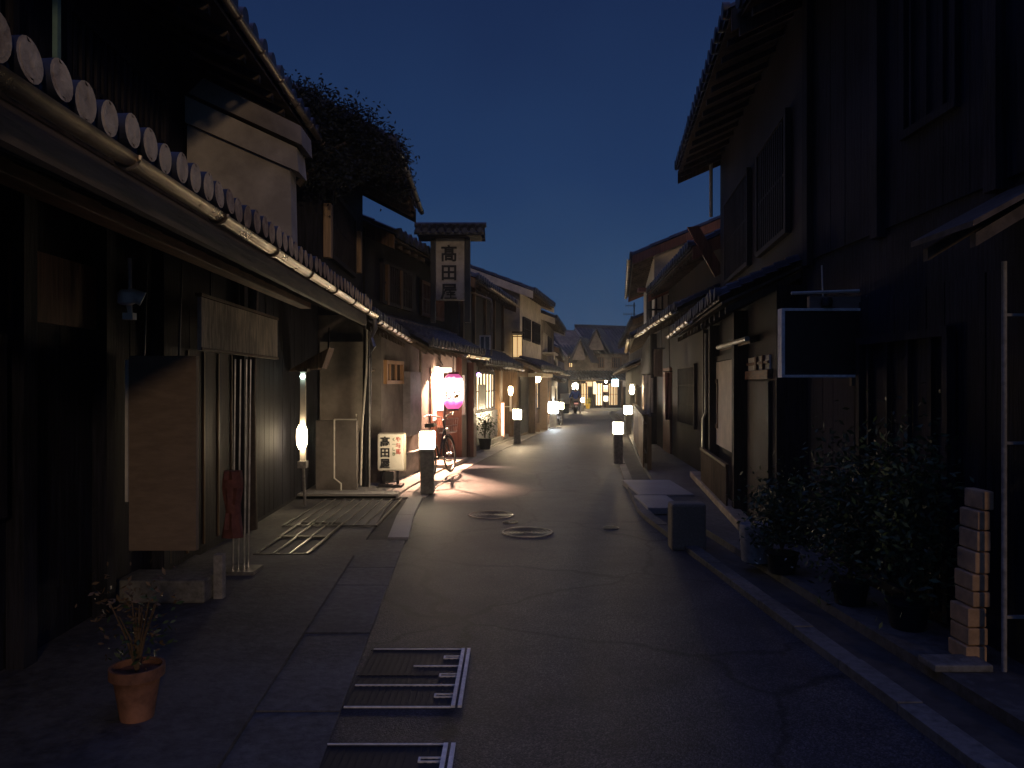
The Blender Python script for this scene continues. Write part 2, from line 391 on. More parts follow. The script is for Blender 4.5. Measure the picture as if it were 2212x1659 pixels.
def lattice(root, f, s0, s1, z0, z1, t=.0, step=.07, bar=.028, pane=None, m=None, rails=2, name='window', frame=.06):
    a = MB()
    a.box(f, s0, s1, t, t + .06, z0, z0 + frame); a.box(f, s0, s1, t, t + .06, z1 - frame, z1)
    a.box(f, s0, s0 + frame, t, t + .058, z0 + frame, z1 - frame); a.box(f, s1 - frame, s1, t, t + .058, z0 + frame, z1 - frame)
    w = a.build(name, m or M_dark, root)
    b = MB(); q = s0 + frame + step * .5
    while q < s1 - frame - bar:
        b.box(f, q, q + bar, t + .012, t + .045, z0 + frame - .002, z1 - frame + .002); q += step
    for i in range(rails):
        zz = z0 + (z1 - z0) * (i + 1) / (rails + 1); b.box(f, s0 + frame, s1 - frame, t + .018, t + .04, zz - .014, zz + .014)
    b.build('lattice', m or M_dark, w)
    if pane is not None:
        c = MB(); c.box(f, s0 + .02, s1 - .02, t - .012, t + .006, z0 + .02, z1 - .02); c.build('pane', pane, w)
    return w
def shell(root, f, s0, s1, z0, zl, ut, zu, ridge_t, zr, depth, ml, mu, low_t=0):
    a = MB(); a.box(f, s0, s1, -depth, low_t, z0, zl); a.build('wall', ml, root)
    b = MB(); b.prism(f, [(ut, zl + .002), (ut, zu), (ridge_t, zr), (-depth, zu), (-depth, zl + .002)], s0 + .004, s1 - .004); b.build('upper_wall', mu, root)
def gable_roof(root, f, s0, s1, te, ze, ridge_t, zr, depth, pitch=.27, r=.075, ends=True, verge=None):
    o = roof(root, f, s0, s1, te, ze, ridge_t, zr, pitch, r, 'upper_roof', .42, ends)
    a = MB(); slab(a, f, s0, s1, -depth - .5, zr - (zr - ze) * (depth + .5 + ridge_t) / (te - ridge_t), ridge_t, zr, .05, 0); a.build('rear_slope', M_tile, o)
    c = MB(); c.box(f, s0 - .02, s1 + .02, ridge_t - .13, ridge_t + .13, zr - .02, zr + .14)
    c.tube([f.p(s0 - .05, ridge_t, zr + .17), f.p(s1 + .05, ridge_t, zr + .17)], .09, 10); c.build('ridge', M_tile, o)
    for sa, sb in ((s0 - .035, s0 + .0), (s1 - .0, s1 + .035)):
        v = MB(); v.prism(f, [(te - .03, ze - .02), (ridge_t, zr - .02), (ridge_t, zr - .26), (te - .03, ze - .24)], sa, sb)
        v.build('verge_board', verge or M_mid, o)
    return o
def boards(mb, f, s0, s1, z0, z1, t, step=.2):
    a = s0
    while a < s1 - .01:
        mb.box(f, a + .004, min(a + step, s1) - .004, t, t + .014 + random.uniform(0, .006), z0, z1); a += step
def post(mb, f, a, z0, z1, t=.0, w=.12, d=.08): mb.box(f, a, a + w, t, t + d, z0, z1)

# ================================================================== LEFT ROW
# --- near left townhouse with the long eave
fA = Fr(-2.73, 1.2, -3.02, 8.5, -1)
A = thing('townhouse', (-2.9, 5, 0), 'dark townhouse at near left with a row of pale round eave tile ends', 'house', 'houses along the street')
sA = fA.L
a = MB(); a.box(fA, 0, sA, -4, 0, -.05, 3.05); a.build('wall', M_char, A)
b = MB(); b.prism(fA, [(-.03, 3.052), (-.03, 4.72), (-3, 6.0), (-4, 5.6), (-4, 3.052)], .004, sA - .004); b.build('upper_wall', M_char, A)
eA, zA = 1.43, 2.475
low = MB(); ends = []; tile_plane(low, fA, 0, sA, eA, zA, 0, 3.03, .148, .058, ends)
lr = low.build('lower_roof', M_tile, A); 
for e in ends: e.build('tile_end', [M_tilend, M_tile], lr)
c = MB(); slab(c, fA, .02, sA - .02, eA - .03, zA, 0, 3.03, .03); rafters(c, fA, 0, sA, eA - .06, zA, 0, 3.03, .36, .055, .08); c.build('soffit', M_soff, lr)
c = MB(); c.box(fA, .3, sA - .05, .68, .80, 2.46, 2.60); c.build('purlin', M_beam, A, .008)
c = MB(); c.box(fA, 0, sA + .03, eA - .075, eA - .035, zA - .19, zA - .05); c.build('fascia', mat('fascia_wood', (.19, .145, .105), .6, stretch=(6, .6, 6), scale=4, var=.35, bump=.3), A)
gutter(A, fA, 0, sA + .15, eA + .05, 2.405, .038, M_gut, .9)
c = MB(); e = fA.p(sA + .1, eA + .05, 2.36)
c.tube([e, e + V((.0, .02, -.1)), e + V((-.05, .06, -.2)), e + V((-.02, .05, -.3)), e + V((-.08, .1, -.42))], [.022, .03, .02, .028, .012], 8); c.build('rain_chain', M_steel, A)
gable_roof(A, fA, 0, sA + .35, .8, 4.45, -3, 6.15, 4, ends=True)
gutter(A, fA, 0, sA + .35, .86, 4.38, .035, M_gutd, .6, 'upper_gutter')
c = MB(); boards(c, fA, .3, sA - .1, .35, 2.3, .001, .24); c.build('weatherboard', M_char, A)
for D in (3.2, 4.3, 5.25, 6.2, 8.3): c = MB(); post(c, fA, fA.s(D), 0, 2.75, .02, .13, .1); c.build('post', M_char, A)
lattice(A, fA, fA.s(3.4), fA.s(4.2), .9, 1.9, .03, .08, .03, M_glass, M_dark, 2)
d = MB(); d.box(fA, fA.s(6.4), fA.s(8.1), .022, .05, .1, 1.95); dr = d.build('sliding_door', M_dark, A)
d = MB()
for k in range(5): d.box(fA, fA.s(6.4) + .05 + k * .4, fA.s(6.4) + .08 + k * .4, .051, .066, .12, 1.93)
d.build('door_rail', M_mid, dr)
lattice(A, fA, fA.s(2.6), fA.s(4.4), 3.2, 4.1, -.02, .1, .04, M_glass, M_dark, 1, 'upper_window')
lattice(A, fA, fA.s(4.9), fA.s(6.5), 3.2, 4.1, -.02, .1, .04, M_glass, M_dark, 1, 'upper_window')
c = MB(); c.box(fA, fA.s(4.3), fA.s(5.4), .03, .05, 2.0, 2.42); c.build('transom_board', M_red, A)
c = MB(); c.box(fA, fA.s(4.62), fA.s(4.66), .1, .13, 3.55, 4.05); c.build('shutter_strip', mat('verdigris', (.16, .26, .22), .6), A)
# plaster wing wall between the upper storeys
c = MB(); s7 = fA.s(7.0)
c.prism(fA, [(.0, 3.05), (.0, 3.98), (.12, 4.10), (.93, 3.62), (.95, 2.72)], s7, s7 + .22); ww = c.build('wing_wall', mat('pale_wing_plaster', (.42, .37, .31), .9, scale=3, var=.25, bump=.2), A)
c = MB(); c.prism(fA, [(.0, 4.00), (.0, 4.24), (1.0, 3.78), (1.02, 3.56)], s7 - .05, s7 + .27); c.build('wing_wall_verge', MATS['pale_wing_plaster'], ww)
c = MB(); c.prism(fA, [(.05, 4.245), (.18, 4.38), (1.05, 3.96), (1.06, 3.79)], s7 - .1, s7 + .32); c.build('wing_wall_cap', M_plas, ww)
# tan board, rails, step and pots in front of it
o = MB(); q0 = P(281, 1190, 5.5); q1 = P(417, 770, 5.5)
o.wb(q0.x, q1.x + .03, 5.48, 5.53, q0.z, q1.z); bd = thing('hanging_board', (q0.x, 5.5, 0), 'tall plain tan board hanging in front of the dark house', 'board')
o.build('panel', M_tan, bd, .004)
o = MB(); o.wb(q0.x - .022, q0.x - .002, 5.47, 5.54, q0.z + .35, q1.z - .03); o.build('edge_strip', M_galv, bd)
o = MB(); o.tube([V((q0.x + .1, 5.5, q1.z)), V((q0.x + .1, 5.55, 2.5))], .008, 6); o.tube([V((q1.x - .1, 5.5, q1.z)), V((q1.x - .1, 5.55, 2.5))], .008, 6); o.build('cord', M_black, bd)
o = MB(); o.wb(-2.9, -2.24, 5.6, 5.95, .03, .2); tag(o.build('step_stone', M_stoned, None, .02, V((-2.6, 5.8, .03))), 'grey stone doorstep on the pavement under the tan board', 'doorstep')
o = MB(); o.wb(-2.225, -2.155, 5.72, 5.79, .02, .36); tag(o.build('short_post', M_conc, None, .008, V((-2.2, 5.75, .02))), 'short pale wooden post beside the stone doorstep', 'post')
nb = thing('banner_rail', (-2.25, 6.5, .03), 'thin shiny upright rails with a folded red cloth at the door', 'rail')
o = MB()
for k, dx in enumerate((0, .035, .075, .10)): o.tube([V((-2.36 + dx, 6.5 + .03 * k, .04)), V((-2.34 + dx, 6.5 + .03 * k, 1.84))], .008, 8)
o.wb(-2.45, -2.16, 6.42, 6.68, .03, .06); o.build('rail', M_steel, nb)
o = MB(); n = 14; rws = []
for i in range(9):
    z = .90 - i * .07
    rws.append([o.bm.verts.new(V((-2.35 + .075 * math.cos(2 * math.pi * k / n) * (1.0 + .2 * math.sin(i)), 6.47 + .06 * math.sin(2 * math.pi * k / n) * (1 + .35 * math.sin(k * 3 + i)), z))) for k in range(n)])
for r0, r1 in zip(rws, rws[1:]):
    for k in range(n): o.bm.faces.new([r0[k], r0[(k + 1) % n], r1[(k + 1) % n], r1[k]])
o.bm.faces.new(rws[0][::-1]); o.bm.faces.new(rws[-1]); o.sm = True; o.build('folded_cloth', M_redcl, nb)
# half-lit signboard under the eave
sa, sb = fA.s(6.15), fA.s(8.45)
nr = thing('hanging_signboard', fA.p(sa, .42, 0), 'pale mottled signboard hanging under the long dark eave', 'signboard')
o = MB(); o.box(fA, sa, sb, .40, .435, 1.90, 2.33); o.build('board', M_mottle, nr, .004)
o = MB(); o.box(fA, sa - .02, sb + .02, .39, .445, 2.332, 2.36); o.build('top_rail', M_mid, nr)
o = MB(); o.box(fA, sa - .01, sb + .01, .436, .445, 1.90, 1.925); o.build('bottom_trim', M_tan, nr)
for k in (.25, 1.0, 1.9): o = MB(); o.tube([fA.p(sa + k, .42, 2.36), fA.p(sa + k, .42, 2.7)], .007, 6); o.build('hanger', M_black, nr)
# floodlight fitting under the eave
fl = thing('spotlight', P(270, 650, 4.6), 'small unlit white twin spotlight fixed under the left eave', 'spotlight')
o = MB(); q = P(262, 660, 4.6); o.lathe(q + V((.03, 0, .03)), [(.03, -.03), (.05, -.02), (.05, .04), (.03, .06)], 14); o.build('head', M_galv, fl)
o = MB(); q = P(288, 640, 4.62); o.tube([q + V((-.03, -.02, .02)), q + V((.05, .02, -.02))], [.03, .045], 12); o.build('head', M_galv, fl)
o = MB(); o.tube([P(276, 655, 4.65), P(282, 690, 4.65), P(280, 560, 4.72)], .012, 8); o.wb(P(268, 0, 4.65).x, P(290, 0, 4.65).x, 4.63, 4.68, 2.02, 2.06); o.build('bracket', M_galv, fl)

def leaf_clump(name, m, parent, c, rad, n, size, seed, base=None):
    o = MB(); rg = random.Random(seed)
    cl = [V((c.x + rg.uniform(-1, 1) * rad.x * .65, c.y + rg.uniform(-1, 1) * rad.y * .65, c.z + rg.uniform(-.8, .8) * rad.z * .8)) for _ in range(max(4, n // 40))]
    for i in range(n):
        k = rg.choice(cl); s = .38
        o.leaf(k + V((rg.gauss(0, rad.x * s), rg.gauss(0, rad.y * s), rg.gauss(0, rad.z * s))), size, rg)
    return o.build(name, m, parent, 0, base)
def stems(mb, c, n, h, spread, seed, r=.006):
    rg = random.Random(seed)
    for i in range(n):
        a = rg.uniform(0, 6.28); d = V((math.cos(a), math.sin(a), 0)) * rg.uniform(.1, 1) * spread
        mb.tube([c, c + d * .4 + V((0, 0, h * .5)), c + d + V((0, 0, h * rg.uniform(.75, 1.05)))], [r, r * .8, r * .4], 5)
pt = thing('flower_pot', (-1.80, 3.69, .03), 'terracotta pot with a dry leggy plant on the left pavement', 'potted plant')
o = MB(); o.lathe(V((-1.80, 3.69, .03)), [(.075, 0), (.10, .16), (.105, .2), (.125, .2), (.125, .25), (.112, .25), (.108, .22)], 24); o.build('pot', M_terra, pt)
o = MB(); o.lathe(V((-1.80, 3.69, .23)), [(.105, 0), (.1, .012)], 20); o.build('soil', M_earth, pt)
o = MB(); stems(o, V((-1.80, 3.69, .24)), 16, .36, .16, 4); o.build('stem', M_leafd, pt)
leaf_clump('foliage', M_leafd, pt, V((-1.84, 3.69, .50)), V((.17, .15, .2)), 220, .018, 5)
leaf_clump('foliage', M_leaf, pt, V((-1.86, 3.72, .44)), V((.16, .14, .15)), 110, .02, 15)
# --- second house, set over a recessed entry
fB = Fr(-2.28, 9.2, -2.40, 12.35, -1)
B = thing('townhouse', (-2.6, 10.8, 0), 'tall dark townhouse with two lit posts above the recessed entry', 'house', 'houses along the street')
b = MB(); b.prism(fB, [(0, 2.92), (0, 4.95), (-2.5, 6.2), (-5, 5.0), (-5, 2.92)], 0, fB.L); b.build('upper_wall', M_char, B)
c = MB(); c.box(fB, -.6, fB.L, -5, -.72, -.05, 2.918); c.build('wall', mat('recess_dark_plaster', (.030, .028, .030), .9, scale=3, var=.4), B)  # plaster colour darkened to keep the recess in shade
c = MB(); boards(c, fB, -.55, fB.L - .05, .05, 2.85, -.718, .21); c.build('weatherboard', M_char, B)
gable_roof(B, fB, -.1, fB.L + .25, .86, 4.52, -2.5, 6.25, 5, verge=M_dark)
gutter(B, fB, 0, fB.L + .2, .93, 4.44, .04, M_black, .7, 'upper_gutter')
roof(B, fB, -.5, fB.L + .9, .66, 2.42, 0, 2.86, .2, .06)
gutter(B, fB, -.5, fB.L + .9, .73, 2.36, .042, M_gutd, .5)
for (pxx, y0, y1, D) in ((698, 440, 557, 9.3), (775, 500, 590, 11.6)):
    c = MB(); z0, z1 = P(0, y1, D).z, P(0, y0, D).z; s_ = fB.s(D)
    c.box(fB, s_, s_ + .12, .0, .09, z0, z1); c.build('post', mat('pale_post', (.36, .24, .14), .6, stretch=WZ, scale=4, var=.4), B, .008)
lattice(B, fB, fB.s(9.6), fB.s(11.4), 3.2, 4.1, .0, .1, .035, M_glass, M_dark, 1, 'upper_window')
# end wall of the recess (faces the viewer) and its low stepped wall
c = MB(); c.wb(-3.05, -2.32, 12.2, 12.32, .04, 2.3); c.build('end_wall', M_plas, B)
c = MB(); c.wb(-2.95, -2.34, 11.55, 11.7, .04, 1.08); c.build('low_wall', M_plasd, B)
c = MB(); q = P(722, 895, 11.5); c.tube([V((q.x, 11.5, 1.1)), V((q.x, 11.5, .22)), V((q.x + .1, 11.5, .14)), V((q.x + .1, 11.5, .03))], .014, 6); c.tube([V((q.x, 11.5, 1.1)), V((q.x + .33, 11.5, 1.1)), V((q.x + .33, 11.5, 1.18))], .012, 6); c.build('conduit', M_galv, B)
ga = thing('garden_awning', (-3.0, 10.2, 0), 'small dark slanted board over the entry lamp', 'awning')
c = MB(); c.hexa([V(p) for p in ((-3.0, 10.3, 1.80), (-2.55, 10.3, 1.84), (-2.55, 10.6, 1.84), (-3.0, 10.6, 1.80), (-2.95, 10.3, 1.84), (-2.45, 10.3, 2.12), (-2.45, 10.6, 2.12), (-2.95, 10.6, 1.84))]); c.build('board', M_mid, ga)
c = MB(); c.tube([V((-2.5, 10.45, 2.05)), V((-2.5, 10.5, 2.4))], .012, 6); c.build('hanger', M_black, ga)
tr_ = thing('garden_tree', (-2.35, 8.75, 0), 'dark ragged garden tree rising between the two near left houses', 'tree')
c = MB(); c.tube([V((-2.93, 8.62, 0)), V((-2.95, 8.62, 1.5)), V((-2.9, 8.64, 3.0)), V((-2.55, 8.8, 4.2)), V((-2.35, 8.85, 4.7))], [.075, .07, .06, .05, .02], 9)
for a_, b_ in (((-2.45, 8.78, 3.9), (-1.75, 8.95, 4.55)), ((-2.35, 8.8, 4.2), (-2.75, 8.8, 4.7)), ((-2.3, 8.82, 4.5), (-1.9, 9.0, 4.6))): c.tube([V(a_), V(a_).lerp(V(b_), .5) + V((0, 0, .08)), V(b_)], [.04, .03, .012], 7)
c.build('trunk', M_bark, tr_)
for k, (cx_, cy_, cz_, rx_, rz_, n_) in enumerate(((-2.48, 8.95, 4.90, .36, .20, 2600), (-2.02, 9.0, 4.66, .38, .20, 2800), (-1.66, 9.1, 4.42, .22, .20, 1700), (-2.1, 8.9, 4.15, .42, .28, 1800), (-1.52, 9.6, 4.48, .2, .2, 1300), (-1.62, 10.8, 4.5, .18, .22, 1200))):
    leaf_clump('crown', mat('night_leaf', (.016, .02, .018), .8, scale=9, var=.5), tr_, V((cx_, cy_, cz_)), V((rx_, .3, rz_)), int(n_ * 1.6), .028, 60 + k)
# upright entry lamp
q = P(654, 945, 10.1)
el = thing('entry_lamp', (q.x, 10.1, 0), 'slim white upright post lamp glowing in the recessed entry', 'lamp')
c = MB(); c.wb(q.x - .035, q.x + .035, 10.1, 10.14, .62, 1.80); c.build('backboard', M_white, el)
c = MB(); c.lathe(V((q.x, 10.06, q.z)), [(.035, -.16), (.062, -.10), (.07, 0), (.062, .10), (.035, .16)], 16); c.build('bulb', emit('entry_glow', (1., .78, .48), 45), el)
c = MB(); c.lathe(V((q.x + .01, 10.06, P(0, 815, 10.1).z)), [(.02, -.03), (.038, 0), (.02, .035)], 12); c.build('top_bulb', emit('small_cool', (.7, 1., .95), 8), el)
c = MB(); c.wb(q.x - .05, q.x + .06, 10.03, 10.15, .53, .62); c.tube([V((q.x, 10.12, .6)), V((q.x, 10.2, .02))], .02, 8); c.build('bracket', M_conc, el)
c = MB(); c.wb(q.x - .05, q.x + .08, 10.02, 10.16, 1.79, 1.83); c.build('cap', M_mid, el)
# utility pole with cable at the entry corner
q = P(796, 1050, 11.9); pl = thing('utility_pole', (q.x, 11.9, .04), 'slim dark pole with leaning pale stay beside the shop sign', 'pole')
c = MB(); c.tube([V((q.x - .05, 11.95, .02)), V((q.x - .02, 11.95, 2.5))], .07, 12); c.build('pole', M_black, pl)
c = MB(); c.tube([V((q.x + .02, 11.86, .02)), V((q.x + .02, 11.86, 2.55))], .018, 8); c.build('conduit', M_steel, pl)
c = MB(); b0, b1 = P(779, 1050, 11.7), P(793, 690, 11.7); c.tube([b0, b0.lerp(b1, .35) + V((-.01, 0, 0)), b0.lerp(b1, .7) + V((.02, 0, 0)), b1], .016, 8); c.build('stay', M_galv, pl)

# --- the shop with pink lantern
fC = Fr(-2.10, 12.35, -1.22, 17.1, -1)
C = thing('townhouse', (-1.9, 14.5, 0), 'dark shop house behind the pink paper lantern and tall roofed sign', 'house', 'houses along the street')
shell(C, fC, 0, fC.L, 0, 2.75, -.28, 4.15, -3, 5.4, 5, M_plasd, M_char)
gable_roof(C, fC, .1, fC.L + .1, .22, 4.05, -3, 5.45, 5)
roof(C, fC, .6, fC.L, .62, 2.30, -.28, 2.78, .22, .065)
gutter(C, fC, 2.75, fC.L, .70, 2.20, .05, M_gut, .5)
# porch gutter that faces the viewer, with its curved spout
c = MB(); g0, g1 = P(900, 747, 15.75), P(985, 753, 15.75); c.tube([g0, g1], .035, 10); c.build('porch_gutter', M_gutd, C)
c = MB(); g2 = P(897, 748, 15.6); c.tube([g2, P(894, 775, 15.3), P(885, 785, 14.6), P(845, 795, 13.2), P(800, 803, 12.2)], .017, 8); c.build('spout', M_gutd, C)
c = MB(); c.hexa([P(903, 812, 15.8), P(985, 808, 15.8), P(985, 808, 15.9), P(903, 812, 15.9), P(903, 755, 15.8), P(985, 760, 15.8), P(985, 760, 15.9), P(903, 755, 15.9)]); c.build('porch_gable', M_plas, C)
c = MB(); pp = P(908, 1030, 14.0); c.tube([V((pp.x, 14.0, .04)), V((pp.x, 14.0, P(0, 755, 14).z))], .022, 8); c.build('downpipe', M_gutd, C)
for px_ in (850, 872):
    c = MB()
    z0, z1 = P(0, 662, 13.4).z, P(0, 575, 13.4).z; s_ = fC.s(13.2 if px_ == 850 else 13.9)
    c.box(fC, s_, s_ + .1, -.28, -.2, z0, z1); c.build('upper_post', M_mid, C)
lattice(C, fC, fC.s(13.0), fC.s(14.6), 3.0, 3.75, -.27, .1, .035, M_glass, M_dark, 1, 'upper_window')
lattice(C, fC, fC.s(15.2), fC.s(16.8), 3.0, 3.7, -.27, .1, .035, M_glass, M_red, 1, 'upper_window')
w = lattice(C, fC, fC.s(12.45), fC.s(13.3), 1.63, 2.02, .0, .3, .03, M_glass, mat('window_frame_wood', (.34, .19, .09), .55, stretch=WZ, scale=4), 0)
c = MB(); c.box(fC, fC.s(13.4), fC.s(14.0), .0, .14, .72, 1.85); c.build('meter_box', mat('box_grey', (.20, .18, .19), .6), C, .01)
c = MB(); c.box(fC, fC.s(15.0), fC.s(16.0), .004, .03, .05, 1.95); dr = c.build('door', M_red, C)
c = MB(); c.box(fC, fC.s(15.1), fC.s(15.9), .031, .036, .9, 1.85); c.build('pane', emit('red_door_glow', (1., .30, .18), .12), dr)  # emission imitates the pink lantern's red glow on the door
c = MB(); c.box(fC, fC.s(16.15), fC.s(16.6), .0, .35, .04, 2.2); c.build('brick_pier', M_red, C)
c = MB(); c.box(fC, fC.s(16.8), fC.s(17.05), .0, .45, .04, 2.1); c.build('corner_post', M_red, C)
c = MB(); c.box(fC, fC.s(14.6), fC.s(16.1), .0, .5, .04, .10); c.build('doorstep', M_stone, C)
c = MB(); c.box(fC, .02, fC.s(14.4), .0, .1, .04, .42); c.build('plinth', M_stoned, C)

# roofed shop sign up on the lower roof
sg = P(972, 650, 14.1); SG = thing('roofed_sign', (sg.x, 14.1, 2.9), 'tall white vertical shop sign with its own little tiled roof', 'sign')
x0, x1 = P(941, 0, 14.1).x, P(1004, 0, 14.1).x; zb, zt = P(0, 651, 14.1).z, P(0, 516, 14.1).z
c = MB(); c.wb(x0, x1, 14.08, 14.16, zb, zt); pn = c.build('board', mat('weathered_sign', (.34, .31, .28), .6, scale=6, var=.3, bump=.1), SG, .02)
for k0, k1 in ((x0 - .09, x0 - .005), (x1 + .005, x1 + .10)): c = MB(); c.wb(k0, k1, 14.05, 14.2, zb - .4, zt + .06); c.build('frame_post', M_black, SG)
text('lettering', '髙田屋', .31, M_ink, SG, V(((x0 + x1) / 2 - .02, 14.072, zt - .40)), V((1, 0, 0)), V((0, 0, 1)), True, 1.12, .008)
c = MB(); r0, r1 = P(899, 0, 14.1).x, P(1047, 0, 14.1).x; zr = P(0, 487, 14.1).z
fS = Fr(r0, 14.12, r1, 14.12, -1)
t_ = MB(); tile_plane(t_, fS, 0, fS.L, .34, zt + .05, 0, zr - .03, .14, .045, t_)
tile_plane(t_, fS, 0, fS.L, -.34, zt + .05, 0, zr - .03, .14, .045); rf = t_.build('roof', M_tile, SG)
c = MB(); c.tube([fS.p(-.03, 0, zr), fS.p(fS.L + .03, 0, zr)], .05, 10); c.build('ridge', M_tile, rf)
c = MB(); c.prism(fS, [(.3, zt + .0), (0, zr - .1), (-.3, zt + .0)], .05, fS.L - .05); c.build('soffit', M_dark, rf)

# floor-standing sign on legs
q = P(847, 980, 12.0); W2 = .5
st = thing('standing_sign', (q.x, 11.95, .04), 'white rounded shop sign with black and red brush lettering on a stand', 'sign')
sx0, sx1 = P(816, 0, 11.9).x, P(873, 0, 11.9).x; sz0, sz1 = P(0, 1018, 11.9).z, P(0, 938, 11.9).z
c = MB(); c.wb(sx0, sx1, 11.86, 11.98, sz0, sz1); c.build('panel', M_signw, st, .03)
c = MB(); c.wb(sx0 + .012, sx1 + .028, 11.90, 11.96, sz0 - .012, sz1 + .014); c.build('rim', mat('sign_rim', (.5, .44, .33), .35, metal=.3, var=.2), st, .025)
c = MB()
for xx in (sx0 + .1, sx1 - .1): c.wb(xx - .02, xx + .02, 11.9, 11.94, .06, sz0 - .004)
c.wb(sx0 + .02, sx1 - .02, 11.78, 12.06, .045, .08); c.build('stand', M_dark, st)
c = MB(); c.wb(sx0 + .12, sx0 + .25, 11.9, 11.98, sz0 - .17, sz0 - .02); c.build('ballast_box', M_black, st)
up, rt = V((0, 0, 1)), V((1, 0, 0))
text('lettering', '髙田屋', .155, M_ink, st, V((sx0 + .12, 11.857, sz1 - .18)), rt, up, True, 1.08, .006)
text('red_lettering', 'や与馬', .085, M_inkr, st, V((sx1 - .085, 11.857, sz1 - .12)), rt, up, True, 1.1, .001)
text('green_lettering', 'く一しき', .06, M_inkg, st, V((sx0 + .255, 11.857, sz1 - .11)), rt, up, True, 1.25, .001)

# lit vertical sign with arm lamp, and the pink lantern
vs = thing('vertical_sign', (P(950, 0, 15.4).x, 15.4, 0), 'narrow glowing white vertical sign left of the pink lantern', 'sign')
v0, v1 = P(943, 0, 15.4).x, P(957, 0, 15.4).x
c = MB(); c.wb(v0, v1, 15.36, 15.44, P(0, 888, 15.4).z, P(0, 806, 15.4).z); c.build('light_box', E_vert, vs, .008)
c = MB(); c.wb(v0 - .005, v1 + .005, 15.37, 15.45, P(0, 925, 15.4).z, P(0, 889, 15.4).z); c.build('foot_plate', M_red, vs)
c = MB(); c.lathe(V((v0 + .02, 15.3, P(0, 802, 15.4).z)), [(.04, -.06), (.075, -.02), (.07, .04), (.03, .07)], 14); c.build('lamp_head', emit('arm_lamp', (1., .60, .38), 42), vs)
c = MB(); c.wb(v0 + .06, P(976, 0, 15.4).x, 15.34, 15.40, P(0, 806, 15.4).z, P(0, 796, 15.4).z); c.build('arm', emit('arm_glow', (1., .8, .62), 3), vs, .01)
c = MB(); c.tube([V((v1, 15.4, 2.0)), V((v1 - .1, 15.6, 2.15))], .012, 6); c.build('bracket', M_black, vs)
spl = bpy.data.lights.new('sign_spot', 'SPOT'); spl.energy = 2300; spl.color = (1., .56, .36); spl.spot_size = R(84); spl.spot_blend = .35; spl.shadow_soft_size = .04
spo = bpy.data.objects.new('sign_spot', spl); COL.objects.link(spo); spo.location = V((v0 + .02, 15.16, P(0, 802, 15.4).z - .02)); spo.rotation_euler = V((-.16, .85, 1.75)).to_track_quat('Z', 'Y').to_euler()
lq = P(979, 847, 14.9)
ln = thing('paper_lantern', (lq.x, 14.9, 1.5), 'glowing pink paper lantern, white where its glow is painted in, with yellow brush writing', 'lantern')
c = MB(); pr = []; hh, rr = .335, .195
for i in range(23):
    k = i / 22; z = -hh + 2 * hh * k; e = min(1, math.sin(math.pi * min(max(k, .0), 1)) * 2.6 + .35) ** .8
    rr_ = rr * min(1, (1 - abs(2 * k - 1) ** 5) * .48 + .52)
    pr.append((rr_ + (.004 if i % 2 else -.002), z))
c.lathe(V((lq.x, 14.9, lq.z)), pr, 32); c.build('shade', E_lant, ln)
c = MB(); c.lathe(V((lq.x, 14.9, lq.z - hh)), [(.10, -.035), (.11, -.03), (.11, 0)], 20); c.build('bottom_ring', M_black, ln)
c = MB(); c.lathe(V((lq.x, 14.9, lq.z + hh)), [(.11, 0), (.11, .03), (.09, .04)], 20); c.build('top_ring', M_red, ln)
c = MB(); c.tube([V((lq.x, 14.9, lq.z + hh + .03)), V((lq.x, 14.95, 2.24))], .008, 6); c.build('cord', M_black, ln)
tx = text('lettering', 'お好', .19, mat('lantern_ink', (.30, .20, .03), .6, var=.1, bump=0), ln, V((lq.x - .0, 0, lq.z - .14)), rt, up, False, 1, .004, .001)
for v in tx.data.vertices:                     # wrap the letters round the paper
    an = v.co.x / .2; v.co.x = .206 * math.sin(an); v.co.y = -.206 * math.cos(an)
pk = thing('hanging_tag', (P(1003, 0, 15.6).x, 15.6, 1.0), 'small pale paper tag hanging right of the pink lantern', 'tag')
c = MB(); c.wb(P(999, 0, 15.6).x, P(1004, 0, 15.6).x, 15.6, 15.61, P(0, 880, 15.6).z, P(0, 812, 15.6).z); c.build('cord_strip', M_galv, pk)
c = MB(); c.wb(P(998, 0, 15.6).x, P(1005, 0, 15.6).x, 15.59, 15.62, P(0, 897, 15.6).z, P(0, 880, 15.6).z); c.build('tag_plate', M_white, pk, .004)
